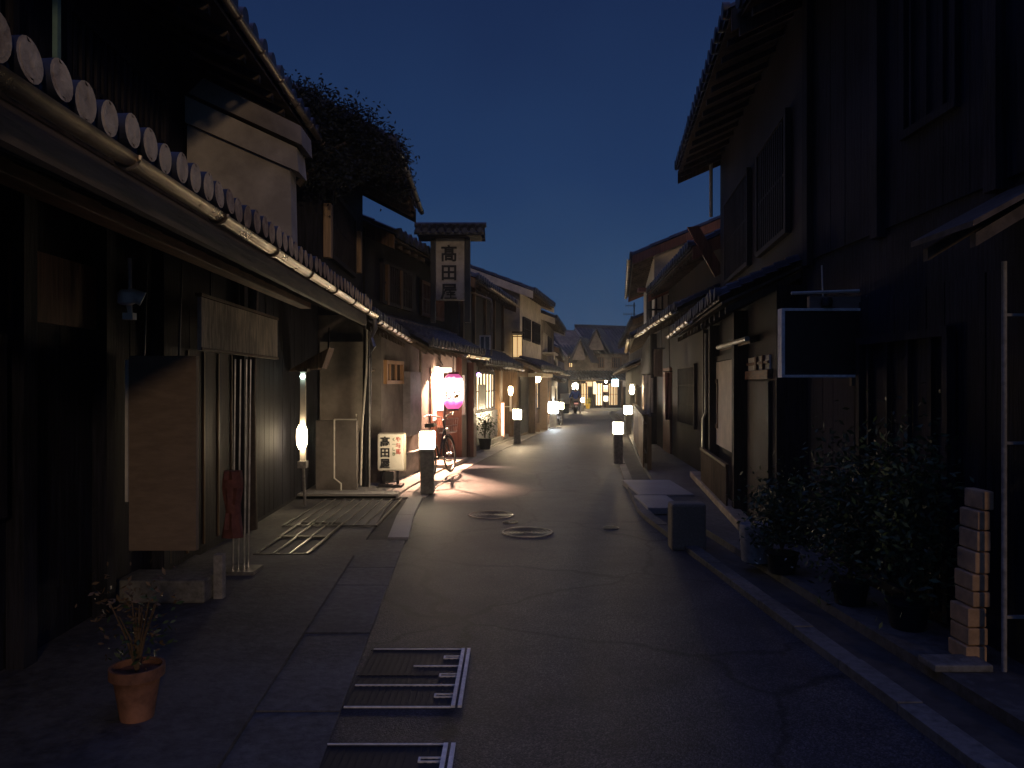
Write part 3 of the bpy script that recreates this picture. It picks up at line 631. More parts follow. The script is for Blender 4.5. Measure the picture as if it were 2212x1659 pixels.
# bicycle leaning between bollard and shop
def bicycle(label, loc, ang, basket=True, cat='bicycle'):
    t = thing('bicycle', loc, label, cat, 'bicycles by the left kerb')
    o = V(loc)
    def q(x, z, y=0): return o + V((y, x, z))
    for xx in (-.52, .52):
        m = MB(); m.torus(q(xx, .33), V((1, 0, 0)), .31, .02); w = m.build('wheel', M_rub, t)
        m = MB(); m.torus(q(xx, .33), V((1, 0, 0)), .285, .008, 24, 5)
        for k in range(10):
            a = k * math.pi / 5; m.tube([q(xx, .33), q(xx + .28 * math.cos(a), .33 + .28 * math.sin(a))], .0025, 4)
        m.tube([q(xx, .33, -.05), q(xx, .33, .05)], .02, 8); m.build('rim', M_steel, w)
        m = MB(); m.tube([q(xx + .35 * math.cos(R(a)), .33 + .35 * math.sin(R(a))) for a in range(20, 170, 15)], .014, 6); m.build('mudguard', M_black, t)
    m = MB()
    for a_, b_ in (((.38, .78), (-.05, .30)), ((.42, .66), (-.02, .36)), ((-.05, .30), (-.2, .82)), ((-.05, .30), (-.52, .33)), ((-.16, .68), (-.52, .33)), ((.36, .95), (.52, .33))):
        m.tube([q(*a_), q(*b_)], .016, 8)
    m.build('frame', M_black, t)
    m = MB(); m.tube([q(.12, 1.02, -.27), q(.26, 1.06, -.24), q(.36, 1.0, -.05), q(.36, .96), q(.36, 1.0, .05), q(.26, 1.06, .24), q(.12, 1.02, .27)], .012, 8); m.build('handlebar', M_steel, t)
    m = MB(); m.hexa([q(-.36, .85, -.09), q(-.06, .86, -.03), q(-.06, .86, .03), q(-.36, .85, .09), q(-.36, .92, -.09), q(-.06, .90, -.03), q(-.06, .90, .03), q(-.36, .92, .09)]); m.build('saddle', M_black, t, .015)
    m = MB(); m.tube([q(-.05, .3, -.09), q(-.05, .3, .09)], .03, 10); m.tube([q(-.05, .3, .09), q(.1, .24, .09)], .01, 6); m.tube([q(-.05, .3, -.09), q(-.2, .36, -.09)], .01, 6); m.hexa([q(.06, .22, .09), q(.14, .22, .09), q(.14, .22, .18), q(.06, .22, .18), q(.06, .245, .09), q(.14, .245, .09), q(.14, .245, .18), q(.06, .245, .18)]); m.build('crank', M_steel, t)
    if basket:
        m = MB()
        for k in range(9):
            y = -.16 + k * .04; m.tube([q(.42, .95, y), q(.46, .70, y * .8), q(.66, .70, y * .8), q(.74, .95, y)], .004, 4)
        for z, e in ((.95, 0), (.83, .02), (.72, .03)): m.tube([q(.42 + e, z, -.16 + e), q(.74 - e, z, -.16 + e), q(.74 - e, z, .16 - e), q(.42 + e, z, .16 - e), q(.42 + e, z, -.16 + e)], .005, 4)
        m.build('basket', M_steel, t)
    m = MB(); m.tube([q(.48, .76), q(.55, .76)], [.02, .035], 10); m.build('headlight', M_galv, t)
    t.rotation_euler = (R(0), R(-6), ang)
    return t
bk = bicycle('dark bicycle with a basket parked behind the nearest lamp bollard', (-1.22, 13.3, .05), R(-14))

# --- house with the lit lattice window
fD = Fr(-1.20, 17.15, -.28, 22.9, -1)
Dh = thing('townhouse', (-.9, 20, 0), 'dark house with the bright lattice window beyond the lantern', 'house', 'houses along the street')
shell(Dh, fD, 0, fD.L, 0, 2.6, .0, 4.05, -3, 5.3, 5, M_plasd, M_char)
gable_roof(Dh, fD, .0, fD.L + .1, .42, 4.0, -3, 5.35, 5)
gutter(Dh, fD, 1.2, fD.L + .1, .49, 3.93, .04, M_gutd, .6, 'upper_gutter')
roof(Dh, fD, 0, fD.L, .6, 2.12, 0, 2.5, .24, .065)
gutter(Dh, fD, 2.2, fD.L - .2, .67, 2.05, .045, M_gutd, .6)
c = MB(); c.tube([P(1015, 632, 18.2), P(1060, 649, 18.2), P(1062, 660, 18.2), P(1061, 770, 18.2)], .025, 8); c.build('downpipe', M_gutd, Dh)
for k in (.2, 1.5, 2.9, 4.2, 5.6): c = MB(); c.box(fD, k, k + .12, 0, .07, 2.6, 4.0); c.build('upper_post', M_mid, Dh)
w = lattice(Dh, fD, fD.s(18.6), fD.s(21.3), .93, 1.95, .01, .42, .05, E_shoji, M_dark, 1)
c = MB(); c.box(fD, fD.s(19.0), fD.s(19.9), .065, .08, 1.0, 1.62); c.build('half_blind', M_black, w)
c = MB(); c.box(fD, fD.s(18.5), fD.s(21.4), .0, .12, .2, .92); c.build('dado', M_black, Dh)
c = MB(); c.box(fD, fD.s(21.5), fD.s(21.75), .0, .16, .04, 2.05); c.build('post', M_mid, Dh)
c = MB(); c.box(fD, fD.s(17.4), fD.s(18.4), .0, .02, .5, 1.95); c.build('door', M_mid, Dh)
c = MB(); c.box(fD, fD.s(17.3), fD.s(22.8), .0, .2, .04, .16); c.build('plinth', M_stoned, Dh)
# vent hood / window box on the upper wall
vb = thing('window_unit', P(1048, 745, 17.4), 'pale framed window unit sitting on the dark lower roof', 'window unit')
c = MB(); x0, x1 = P(1036, 0, 17.4).x, P(1060, 0, 17.4).x; z0, z1 = P(0, 757, 17.4).z, P(0, 726, 17.4).z
for a_ in ((x0, x0 + .03, z0, z1), (x1 - .03, x1, z0, z1), (x0 + .03, x1 - .03, z1 - .03, z1), (x0 + .1, x0 + .13, z0, z1 - .03)): c.wb(a_[0], a_[1], 17.36, 17.42, a_[2], a_[3])
c.build('frame', M_galv, vb)
c = MB(); c.wb(x0 + .01, x1 - .01, 17.39, 17.75, z0, z1 - .01); c.build('body', M_glass, vb)
pb = thing('purple_lamp', P(1034, 811, 18.0), 'tiny purple bulb under the eave right of the lantern', 'lamp')
c = MB(); q = P(1034, 811, 18); c.lathe(q, [(.02, -.05), (.05, -.02), (.05, .02), (.02, .05)], 12); c.build('bulb', E_purp, pb)
c = MB(); c.tube([q + V((0, 0, .05)), q + V((0, .1, .2))], .01, 6); c.build('cord', M_black, pb)
rb = thing('vertical_sign', (P(1086, 0, 21.9).x, 21.9, .3), 'thin glowing reddish strip sign on the post past the lattice window', 'sign')
c = MB(); c.wb(P(1082, 0, 21.9).x, P(1089, 0, 21.9).x, 21.88, 21.93, P(0, 945, 21.9).z, P(0, 872, 21.9).z); c.build('light_box', E_red, rb, .006)
c = MB(); c.wb(P(1081, 0, 21.9).x, P(1090, 0, 21.9).x, 21.90, 21.96, P(0, 949, 21.9).z, P(0, 868, 21.9).z); c.build('backing', M_mid, rb)
wl = thing('wall_lamp', P(1103, 860, 22.7), 'slim lit torch shaped lamp on the dark wall by the second bollard', 'lamp')
c = MB(); q = P(1103, 847, 22.7); c.lathe(q, [(.03, -.12), (.06, -.06), (.07, .06), (.06, .13), (.03, .15)], 14); c.build('bulb', emit('torch_glow', (1., .74, .42), 35), wl)
c = MB(); c.wb(q.x - .03, q.x + .03, 22.68, 22.74, P(0, 890, 22.7).z, q.z - .125); c.tube([q + V((0, 0, -.45)), V((q.x - .25, 22.8, q.z - .45))], .015, 6); c.build('stem', M_white, wl)
ft = thing('noticeboard', (P(1014, 0, 17.8).x, 17.8, .2), 'slanted pale wooden board leaning on the low shop front', 'board')
c = MB(); c.hexa([P(1000, 965, 17.8), P(1030, 957, 18.0), P(1030, 957, 18.03), P(1000, 965, 17.83), P(1000, 935, 17.9), P(1029, 918, 18.1), P(1029, 918, 18.13), P(1000, 935, 17.93)]); c.build('board', M_tan, ft)
c = MB(); c.tube([P(1015, 945, 17.95), P(1015, 985, 18.1)], .015, 6); c.build('leg', M_dark, ft)
dp = thing('potted_shrub', (P(1048, 0, 18.6).x, 18.6, .05), 'dark bushy potted shrub under the lit lattice window', 'potted plant')
q = P(1048, 950, 18.6); c = MB(); c.lathe(V((q.x, 18.6, .05)), [(.12, 0), (.16, .25), (.17, .27), (.15, .27)], 16); c.build('pot', M_black, dp)
c = MB(); stems(c, V((q.x, 18.6, .3)), 10, .5, .2, 9, .008); c.build('stem', M_bark, dp)
leaf_clump('foliage', M_leaf, dp, V((q.x, 18.6, .62)), V((.24, .22, .28)), 500, .035, 10)

# --- white gabled house
fE = Fr(.18, 23.2, .98, 27.4, -1)
E = thing('townhouse', (.4, 25, gz(25)), 'white plastered two storey house with a pale gable and lit side window', 'house', 'houses along the street')
shell(E, fE, 0, fE.L, -.1, 2.4, .06, 4.45, -2.2, 5.4, 5, M_mid, M_white, -.02)
gable_roof(E, fE, -.35, fE.L, .55, 4.4, -2.2, 5.45, 5, verge=M_white)
roof(E, fE, -.3, fE.L, .75, 2.12, .06, 2.42, .24, .065)
gutter(E, fE, -.3, fE.L, .81, 2.06, .045, M_gutd, .7)
w = thing  # (keeps the name free)
c = MB(); xa, xb = P(1106, 0, 23.15).x, P(1129, 0, 23.15).x; za, zb_ = P(0, 776, 23.15).z, P(0, 722, 23.15).z
for k in ((xa, xa + .03, za, zb_), (xb - .03, xb, za, zb_), (xa + .03, xb - .03, za, za + .05), (xa + .03, xb - .03, zb_ - .05, zb_), (xa + .15, xa + .17, za + .05, zb_ - .05)): c.wb(k[0], k[1], 23.08, 23.15, k[2], k[3])
wd = c.build('side_window', M_white, E)
c = MB(); c.wb(xa + .02, xb - .02, 23.12, 23.17, za + .02, zb_ - .02); c.build('pane', E_dim, wd)
c = MB(); c.wb(xa, xb + .06, 22.95, 23.1, zb_ + .01, zb_ + .05); c.tube([V((xa, 22.95, zb_ - .1)), V((xb + .06, 22.95, zb_ - .1))], .015, 6); c.tube([V((xa + .02, 22.95, zb_ - .1)), V((xa + .02, 22.95, za - .1))], .015, 6); c.build('balcony_rail', M_black, wd)
lattice(E, fE, fE.s(23.6), fE.s(24.9), 3.0, 3.7, .06, .12, .04, M_glass, M_dark, 1, 'upper_window')
lattice(E, fE, fE.s(25.4), fE.s(26.9), 3.0, 3.7, .06, .12, .04, M_glass, M_dark, 1, 'upper_window')
lattice(E, fE, fE.s(25.8), fE.s(27.1), .75, 1.8, .0, .3, .05, E_shoji, M_dark, 1)
c = MB(); c.box(fE, fE.s(23.5), fE.s(24.9), -.02, .03, .1, 1.85); c.build('door', M_dark, E)
c = MB(); c.box(fE, fE.s(25.1), fE.s(25.35), .0, .22, 0, 2.05); c.build('porch_post', M_mid, E)
c = MB(); c.box(fE, fE.s(25.0), fE.s(27.2), .0, .5, 1.86, 1.98); c.build('porch_beam', M_cream, E)
# porch globe
q = P(1160, 820, 25.4); pg = thing('globe_lamp', q, 'bright round globe lamp under the white house porch', 'lamp')
c = MB(); c.lathe(q, [(.03, -.115), (.09, -.08), (.12, 0), (.09, .08), (.03, .115)], 18); c.build('globe', E_globe, pg)
c = MB(); c.tube([q + V((0, 0, .1)), q + V((0, .02, .3))], .012, 6); c.build('stem', M_black, pg)
cr_ = thing('wooden_crate', (P(1157, 0, 25.6).x, 25.6, gz(25.6) + .04), 'small wooden crate on the kerb below the globe lamp', 'crate')
c = MB(); x0, x1 = P(1149, 0, 25.6).x, P(1166, 0, 25.6).x
for k in range(3):
    z = gz(25.6) + .045 + k * .1
    c.wb(x0, x1, 25.45, 25.47, z, z + .085); c.wb(x0, x1, 25.75, 25.77, z, z + .085); c.wb(x0, x0 + .02, 25.47, 25.75, z, z + .085); c.wb(x1 - .02, x1, 25.47, 25.75, z, z + .085)
c.wb(x0 + .02, x1 - .02, 25.47, 25.75, gz(25.6) + .05, gz(25.6) + .07); c.build('slatted_side', M_tan, cr_)

# --- next house with balcony and its lit sign
fG = Fr(.98, 27.6, 1.75, 34, -1)
G = thing('townhouse', (1.1, 30.5, gz(30)), 'plaster house with boxed eaves behind the bluish white street sign', 'house', 'houses along the street')
shell(G, fG, 0, fG.L, -.2, 2.35, .1, 4.05, -2.2, 5.0, 5, M_mid, M_plas)
gable_roof(G, fG, -.3, fG.L + .1, .62, 3.98, -2.2, 5.05, 5, verge=M_white)
roof(G, fG, 0, fG.L, .72, 2.08, .1, 2.36, .24, .065)
gutter(G, fG, 0, fG.L, .78, 2.02, .045, M_gut, .7)
lattice(G, fG, .4, 1.9, 2.85, 3.5, .1, .12, .04, M_glass, M_white, 1, 'upper_window')
lattice(G, fG, 2.4, 4.4, 2.85, 3.5, .1, .12, .04, M_glass, M_dark, 1, 'upper_window')
lattice(G, fG, .5, 1.6, .6, 1.75, .0, .22, .05, E_shoji, M_dark, 1)
lattice(G, fG, 2.2, 3.9, .6, 1.75, .0, .22, .05, E_dim, M_dark, 1)
c = MB(); c.box(fG, .2, 2.2, .1, .55, 2.72, 2.78); c.box(fG, .25, .31, .5, .55, 2.5, 2.72); c.build('window_hood', M_white, G)
c = MB(); c.box(fG, -.02, .16, .0, .3, -.1, 2.0); c.build('porch_post', M_tan, G)
bs = thing('standing_sign', (1.55, 29, gz(29)), 'overexposed bluish white lit sign standing by the far kerb', 'sign')
c = MB(); x0, x1 = P(1185, 0, 29).x, P(1205, 0, 29).x; c.wb(x0, x1, 28.92, 29.1, P(0, 894, 29).z, P(0, 870, 29).z); c.build('light_box', E_white, bs, .03)
c = MB(); c.wb(x0 + .05, x1 - .05, 28.95, 29.07, gz(29) + .04, P(0, 894.4, 29).z); c.build('stand', M_steel, bs)
c = MB(); c.tube([V(((x0 + x1) / 2, 29.02, P(0, 870, 29).z)), V(((x0 + x1) / 2, 29.02, P(0, 835, 29).z))], .02, 8); c.wb((x0 + x1) / 2 - .05, (x0 + x1) / 2 + .06, 29, 29.04, P(0, 862, 29).z, P(0, 835, 29).z); c.build('price_strip', M_cream, bs)
b2 = bicycle('bicycle standing right beside the bluish white lit sign', (1.80, 30.2, gz(30) + .04), R(-16), False)

# --- dark house beyond, where the lane turns
fK = Fr(1.75, 36.5, 3.2, 54, -1)
K = thing('townhouse', (2.2, 45, gz(45)), 'long low dark house past the last left lamp bollard', 'house', 'houses along the street')
shell(K, fK, 0, fK.L, -.6, 2.1, .0, 3.4, -3, 4.7, 5, M_dark, M_plasd)
gable_roof(K, fK, 0, fK.L, .5, 3.35, -3, 4.75, 5, .32, .08)
roof(K, fK, 0, fK.L, .6, 1.85, 0, 2.12, .3, .07)
lattice(K, fK, 2, 4, .2, 1.4, .0, .2, .05, E_dim, M_dark, 1)
lattice(K, fK, 7.5, 10.5, .1, 1.4, .0, .2, .05, E_shoji, M_dark, 1)  # lit window added to cast warm light on the moped rider
lattice(K, fK, 9, 12, 2.4, 3.0, .0, .2, .05, M_glass, M_dark, 1, 'upper_window')
c = MB(); c.box(fK, 13, 13.9, .0, .03, -.3, 1.5); c.build('door', M_mid, K)

# ================================================================== lamp bollards
def bollard(loc, label, k=1.0):
    t = thing('lamp_bollard', loc, label, 'street lamp', 'lamp bollards along the kerbs'); o = V(loc)
    c = MB(); c.wb(o.x - .095, o.x + .095, o.y - .095, o.y + .095, o.z, o.z + .62); c.build('post', M_stoned, t, .012)
    c = MB(); c.wb(o.x - .105, o.x + .105, o.y - .105, o.y + .105, o.z + .622, o.z + .655); c.build('collar', M_steel, t, .006)
    c = MB(); c.wb(o.x - .108, o.x + .108, o.y - .108, o.y + .108, o.z + .657, o.z + .915); c.build('lamp_shade', E_bol, t, .028)
    c = MB(); c.wb(o.x - .09, o.x + .09, o.y - .09, o.y + .09, o.z + .916, o.z + .93); c.build('cap', M_black, t, .004)
    return t
b1 = bollard((-1.25, 11.35, .02), 'nearest lamp bollard, beside the white standing shop sign')
SPOT = [((.14, 20.9, .02), 'second lamp bollard, under the torch shaped wall lamp', 1.0),
        ((2.03, 32.0, gz(32) + .02), 'lamp bollard right of the bluish white lit sign', 1.0),
        ((2.11, 15.3, .05), 'square lamp bollard on the right kerb beside the slatted fence', .9),
        ((3.62, 24.0, .05), 'lamp bollard on the right behind the slatted fence', .98),
        ((5.05, 55.0, gz(55) + .02), 'farthest lamp bollard, right of the person on the moped', 1.0)]
far = None
for loc, lab, k in SPOT:
    t = copy_tree(b1); t.location = loc
    for ch in t.children:
        if ch.name.startswith('lamp_shade'):
            if far is None: far = ch.data.copy(); far.materials.clear(); far.materials.append(E_bolf)
            if loc[1] == 15.3: ch.data = ch.data.copy(); ch.data.materials.clear(); ch.data.materials.append(emit('bollard_glow_dim', (1., .82, .58), 16))
            else: ch.data = far
    t['label'] = lab; t.scale = (k, k, k)

# ================================================================== RIGHT ROW
fP = Fr(2.86, 3.85, 2.86, 7.45, 1)
Ph = thing('townhouse', (3.2, 5, 0), 'dark near right house with pale downpipe and stacked block pier', 'house', 'houses along the street')
a = MB(); a.box(fP, 0, fP.L, -5, 0, 0, 2.75); a.build('wall', M_char, Ph)
b = MB(); b.prism(fP, [(-.02, 2.752), (-.02, 5.55), (-3, 6.9), (-5, 6.0), (-5, 2.752)], .004, fP.L - .004); b.build('upper_wall', M_char, Ph)
gable_roof(Ph, fP, -.1, fP.L, .68, 5.25, -3, 6.95, 5)
c = MB(); slab(c, fP, 0, fP.s(4.45), .55, 2.5, 0, 2.8, .03); rafters(c, fP, 0, fP.s(4.45), .53, 2.5, 0, 2.8, .45); c.build('canopy', M_soff, Ph)
c = MB(); c.tube([V((2.69, 4.2, .06)), V((2.69, 4.2, 1.05)), V((2.69, 4.2, 2.3))], .014, 10)
for z in (.35, 1.3, 2.0): c.box(fP, fP.s(4.19), fP.s(4.21), .0, .18, z, z + .015)
c.build('downpipe', M_conc, Ph)
c = MB(); boards(c, fP, .1, fP.L - .1, .3, 2.3, .001, .22); c.build('weatherboard', M_char, Ph)
lattice(Ph, fP, fP.s(4.9), fP.s(6.2), .1, 2.0, .03, .3, .03, M_char, M_char, 1, 'door')
lattice(Ph, fP, fP.s(4.9), fP.s(5.6), 3.4, 4.6, -.02, .2, .03, M_glass, M_char, 0, 'upper_window')
c = MB(); boards(c, fP, .05, fP.L - .05, 2.82, 5.4, -.018, .3); c.build('upper_board', M_char, Ph)
for k in (3.9, 4.45, 5.9, 7.3): c = MB(); c.box(fP, fP.s(k), fP.s(k) + .12, -.02, .06, 2.76, 5.4); c.build('upper_post', M_dark, Ph)
# stacked block pier
pr_ = thing('block_pier', (2.62, 4.4, .06), 'slim stack of worn tan blocks against the near right house', 'pier')
rg = random.Random(3); z = .06
for k in range(9):
    w = .105 - .006 * k; h = rg.uniform(.09, .125); dx = rg.uniform(-.012, .012)
    c = MB(); c.wb(2.635 + dx - w * .8 + k * .006, 2.635 + dx + w * .35 + k * .006, 4.32, 4.50, z, z + h - .006); c.build('block', M_brick, pr_, .01); z += h
c = MB(); c.wb(2.30, 2.62, 4.18, 4.36, .06, .10); tag(c.build('kerb_stone', M_stoned, None, .01, V((2.4, 4.25, .06))), 'flat pale stone on the ground in front of the block pier', 'stone')
# projecting framed sign
fs = thing('framed_sign', (2.5, 6.3, 1.7), 'dark square projecting sign with a thin pale frame', 'sign')
x0, x1 = P(1686, 0, 6.3).x, P(1866, 0, 6.3).x; z0, z1 = P(0, 817, 6.3).z, P(0, 668, 6.3).z
c = MB(); c.wb(x0 + .02, x1 - .02, 6.29, 6.35, z0 + .02, z1 - .02); c.build('board', M_black, fs)
c = MB(); c.wb(x0, x0 + .027, 6.27, 6.37, z0, z1); c.wb(x1 - .02, x1, 6.27, 6.37, z0, z1); c.wb(x0 + .027, x1 - .02, 6.272, 6.368, z1 - .022, z1); c.wb(x0 + .027, x1 - .02, 6.272, 6.368, z0, z0 + .022); c.build('frame', M_edge, fs, .003)
c = MB(); c.wb(x0 + .24, x1 + .02, 6.30, 6.36, z1 + .002, z1 + .10); c.build('header_board', M_tan, fs)
c = MB(); c.lathe(V((x0 + .37, 6.28, z1 + .05)), [(.04, -.035), (.05, 0), (.04, .035)], 12); c.build('lamp_cup', M_black, fs)
c = MB(); c.tube([V((x0 + .36, 6.33, z1 + .1)), V((x0 + .35, 6.33, z1 + .36))], .006, 6); c.tube([V((x0 + .1, 6.33, z1 + .13)), V((2.88, 6.33, z1 + .15))], .014, 6); c.build('hanger', M_galv, fs)
c = MB(); c.wb(x1 - .1, x1 - .04, 6.3, 6.34, z0 - .07, z0 - .002); c.build('tab', M_tan, fs)
cb = thing('cable', (2.95, 6.6, 1.7), 'thin looping cable hanging right of the framed sign', 'cable')
c = MB(); c.tube([P(1872, 640, 6.2), P(1885, 665, 6.2), P(1891, 690, 6.2), P(1888, 740, 6.2), P(1887, 800, 6.2)], .008, 8); c.build('cord', M_gutd, cb)
# planting at its foot
for k, (xx, yy, s_, n_, m_, lab) in enumerate(((2.25, 6.4, .42, 1600, M_leaf, 'low dark potted plant with tiny white flowers near the stone post'), (2.42, 5.5, .62, 2400, M_leaf, 'dark bushy potted shrub between the flowers and the block pier'), (2.55, 4.95, .72, 2200, M_leaf, 'tall dark shrub right beside the block pier'))):
    t = thing('potted_shrub', (xx, yy, .06), lab, 'potted plant', 'potted plants at the near right house')
    c = MB(); c.lathe(V((xx, yy, .06)), [(.10, 0), (.13, .15), (.14, .17), (.12, .17)], 18); c.build('pot', M_black, t)
    c = MB(); stems(c, V((xx, yy, .24)), 9, s_ * 1.2, .2, 30 + k, .008); c.build('stem', M_bark, t)
    leaf_clump('foliage', m_, t, V((xx, yy, .22 + s_ * .8)), V((.27, .24, s_ * .75)), n_, .028, 40 + k)
    if k == 0:
        c = MB(); rg = random.Random(8)
        for i in range(26):
            p = V((xx + rg.gauss(0, .16), yy - .12 + rg.gauss(0, .1), .36 + rg.gauss(0, .12)))
            for j in range(3): c.leaf(p, .013, rg)
        c.build('blossom', M_petal, t)

# --- second right house
fQ = Fr(2.60, 7.55, 3.28, 13.05, 1)
Q = thing('townhouse', (3, 10, 0), 'tall dark right house with a pale sliding screen and slatted fence', 'house', 'houses along the street')
a = MB(); a.box(fQ, 0, fQ.L, -5, 0, 0, 2.6); a.build('wall', M_char, Q)
b = MB(); b.prism(fQ, [(-.25, 2.602), (-.25, 5.5), (-3, 6.7), (-5, 5.9), (-5, 2.602)], .004, fQ.L - .004); b.build('upper_wall', M_dark, Q)
gable_roof(Q, fQ, -.1, fQ.L + .05, .48, 5.3, -3, 6.75, 5)
roof(Q, fQ, 0, fQ.L, .55, 2.5, -.25, 2.85, .24, .065)
gutter(Q, fQ, 2.2, fQ.L, .61, 2.44, .045, M_gutd, .6)
s0, s1 = fQ.s(9.3), fQ.s(11.4)
c = MB(); c.box(fQ, s0, fQ.s(10.2), .0, .02, .88, 1.93); sc_ = c.build('sliding_screen', M_glass, Q)
c = MB(); c.box(fQ, fQ.s(9.9), s1, .021, .045, .74, 1.95); c.build('screen', M_cream, Q)
c = MB(); c.box(fQ, s0 - .02, fQ.s(9.9), .021, .05, .52, .86); c.build('dado', M_cream, Q)
c = MB(); c.box(fQ, s0 - .03, s0 - .005, .0, .06, .5, 2.0); c.build('jamb', M_galv, Q)
for k0, k1, kt in ((s0 - .2, s0 - .04, .16), (s1 + .02, s1 + .16, .14), (fQ.s(12.2), fQ.s(12.35), .14)): c = MB(); c.box(fQ, k0, k1, .0, kt, .06, 2.5); c.build('post', M_dark, Q)
c = MB(); c.box(fQ, fQ.s(9.28), fQ.s(11.4), .0, .05, 1.96, 2.04); c.build('lintel', M_dark, Q)
c = MB(); c.tube([fQ.p(s1 + .3, .16, 2.4), fQ.p(s1 + .3, .16, 1.2), fQ.p(s1 + .32, .2, 1.1), fQ.p(s1 + .32, .2, .3)], .02, 10); c.build('downpipe', M_steel, Q)
c = MB()
k = s0 - .0
while k < s1 + .4: c.box(fQ, k, k + .03, .2, .225, .1, .62); k += .085
c.box(fQ, s0 - .05, s1 + .42, .19, .235, .62, .66); c.build('low_railing', M_mid, Q)
c = MB(); c.box(fQ, fQ.s(8.2), fQ.L, .08, .26, .05, .15); c.build('plinth', mat('pale_plinth', (.36, .28, .19), .8, scale=10), Q, .02)
# transom over the door
c = MB(); z0, z1 = P(0, 801, 8.4).z, P(0, 772, 8.4).z
c.box(fQ, fQ.s(7.8), fQ.s(8.95), .0, .02, z0, z1); tr = c.build('transom', M_cream, Q)
c = MB(); c.box(fQ, fQ.s(7.75), fQ.s(9.0), .0, .05, z0 - .1, z0 - .005); c.box(fQ, fQ.s(8.35), fQ.s(8.43), .021, .05, z0, z1); c.box(fQ, fQ.s(8.0), fQ.s(8.05), .021, .05, z0, z1); c.box(fQ, fQ.s(7.8), fQ.s(8.95), .021, .04, (z0 + z1) / 2 - .015, (z0 + z1) / 2 + .015); c.build('transom_bar', M_beam, tr)
c = MB(); c.box(fQ, fQ.s(7.75), fQ.s(8.9), .003, .04, .1, 1.66); c.build('door', M_dark, Q)
# awning edge
c = MB(); e0, e1 = P(1556, 760, 10.4), P(1620, 743, 8.4); dn = V((.35, .05, .08))
c.hexa([e0, e1, e1 + dn, e0 + dn, e0 + V((0, 0, .07)), e1 + V((0, 0, .07)), e1 + dn + V((0, 0, .07)), e0 + dn + V((0, 0, .07))]); aw = c.build('awning', M_mid, Q)
c = MB(); c.tube([e0 + V((-.03, 0, .05)), e1 + V((-.03, 0, .05))], .03, 10); c.build('awning_gutter', M_galv, aw)
lattice(Q, fQ, fQ.s(8.0), fQ.s(9.6), 3.2, 4.5, -.24, .11, .045, M_glass, M_dark, 1, 'upper_window')
lattice(Q, fQ, fQ.s(10.2), fQ.s(12.2), 3.2, 4.5, -.24, .11, .045, M_glass, M_dark, 1, 'upper_window')
lattice(Q, fQ, fQ.s(11.2), fQ.s(12.0), .98, 1.7, .0, .1, .035, M_glass, M_mid, 1)
c = MB(); c.tube([P(1536, 350, 13.0), P(1536, 470, 13.0)], .03, 8); c.build('corner_pipe', M_galv, Q)
# stone post and bridging slabs over the ditch
sp = MB(); sp.wb(1.56, 1.90, 7.5, 7.72, .0, .46); tag(sp.build('stone_post', mat('warm_stone', (.22, .175, .12), .8, scale=50, var=.2, bump=.3), None, .03, V((1.7, 7.6, 0))), 'short squared grey stone post standing at the right kerb', 'stone post')
for (x0, x1, y0, y1, lab) in ((1.78, 2.55, 10.75, 12.4, 'farther pale stone slab bridging the right gutter'), (1.70, 2.15, 9.6, 10.7, 'nearer pale stone slab bridging the right gutter')):
    c = MB(); c.wb(x0, x1, y0, y1, .0, .085); tag(c.build('stone_slab', M_stone, None, .012, V(((x0 + x1) / 2, y0, 0))), lab, 'slab', 'bridging slabs')
wp = MB(); wp.lathe(V((2.15, 6.75, .06)), [(.09, 0), (.13, .02), (.15, .3), (.14, .34), (.12, .33)], 20); tag(wp.build('planter', M_conc, None, 0, V((2.15, 6.75, .06))), 'empty grey round planter at the foot of the right house', 'planter')

# --- third and fourth right houses
fR = Fr(3.32, 13.2, 3.75, 19.9, 1)
Rh = thing('townhouse', (3.8, 16.5, 0), 'low dark right house behind the slatted fence and hanging banner', 'house', 'houses along the street')
shell(Rh, fR, 0, fR.L, 0, 2.95, -.3, 4.1, -3, 5.3, 5, M_dark, M_dark)
gable_roof(Rh, fR, 0, fR.L, .25, 4.0, -3, 5.35, 5, verge=M_red)
roof(Rh, fR, 0, fR.L, .48, 2.95, -.3, 3.3, .26, .07)
gutter(Rh, fR, 0, fR.L, .54, 2.88, .05, M_gutd, .6)
lattice(Rh, fR, fR.s(14), fR.s(16), .8, 2.0, .0, .09, .035, M_glass, M_dark, 2)
c = MB(); c.box(fR, fR.s(17.2), fR.s(18.4), .0, .04, .06, 2.0); c.build('door', M_red, Rh)
c = MB(); p0, p1 = P(1485, 492, 13.15), P(1545, 600, 13.15); c.hexa([p0, p0 + V((.2, 0, .02)), p0 + V((.2, .05, .02)), p0 + V((0, .05, 0)), p1, p1 + V((.16, 0, .1)), p1 + V((.16, .05, .1)), p1 + V((0, .05, 0))]); c.build('brace_board', M_red, Rh)
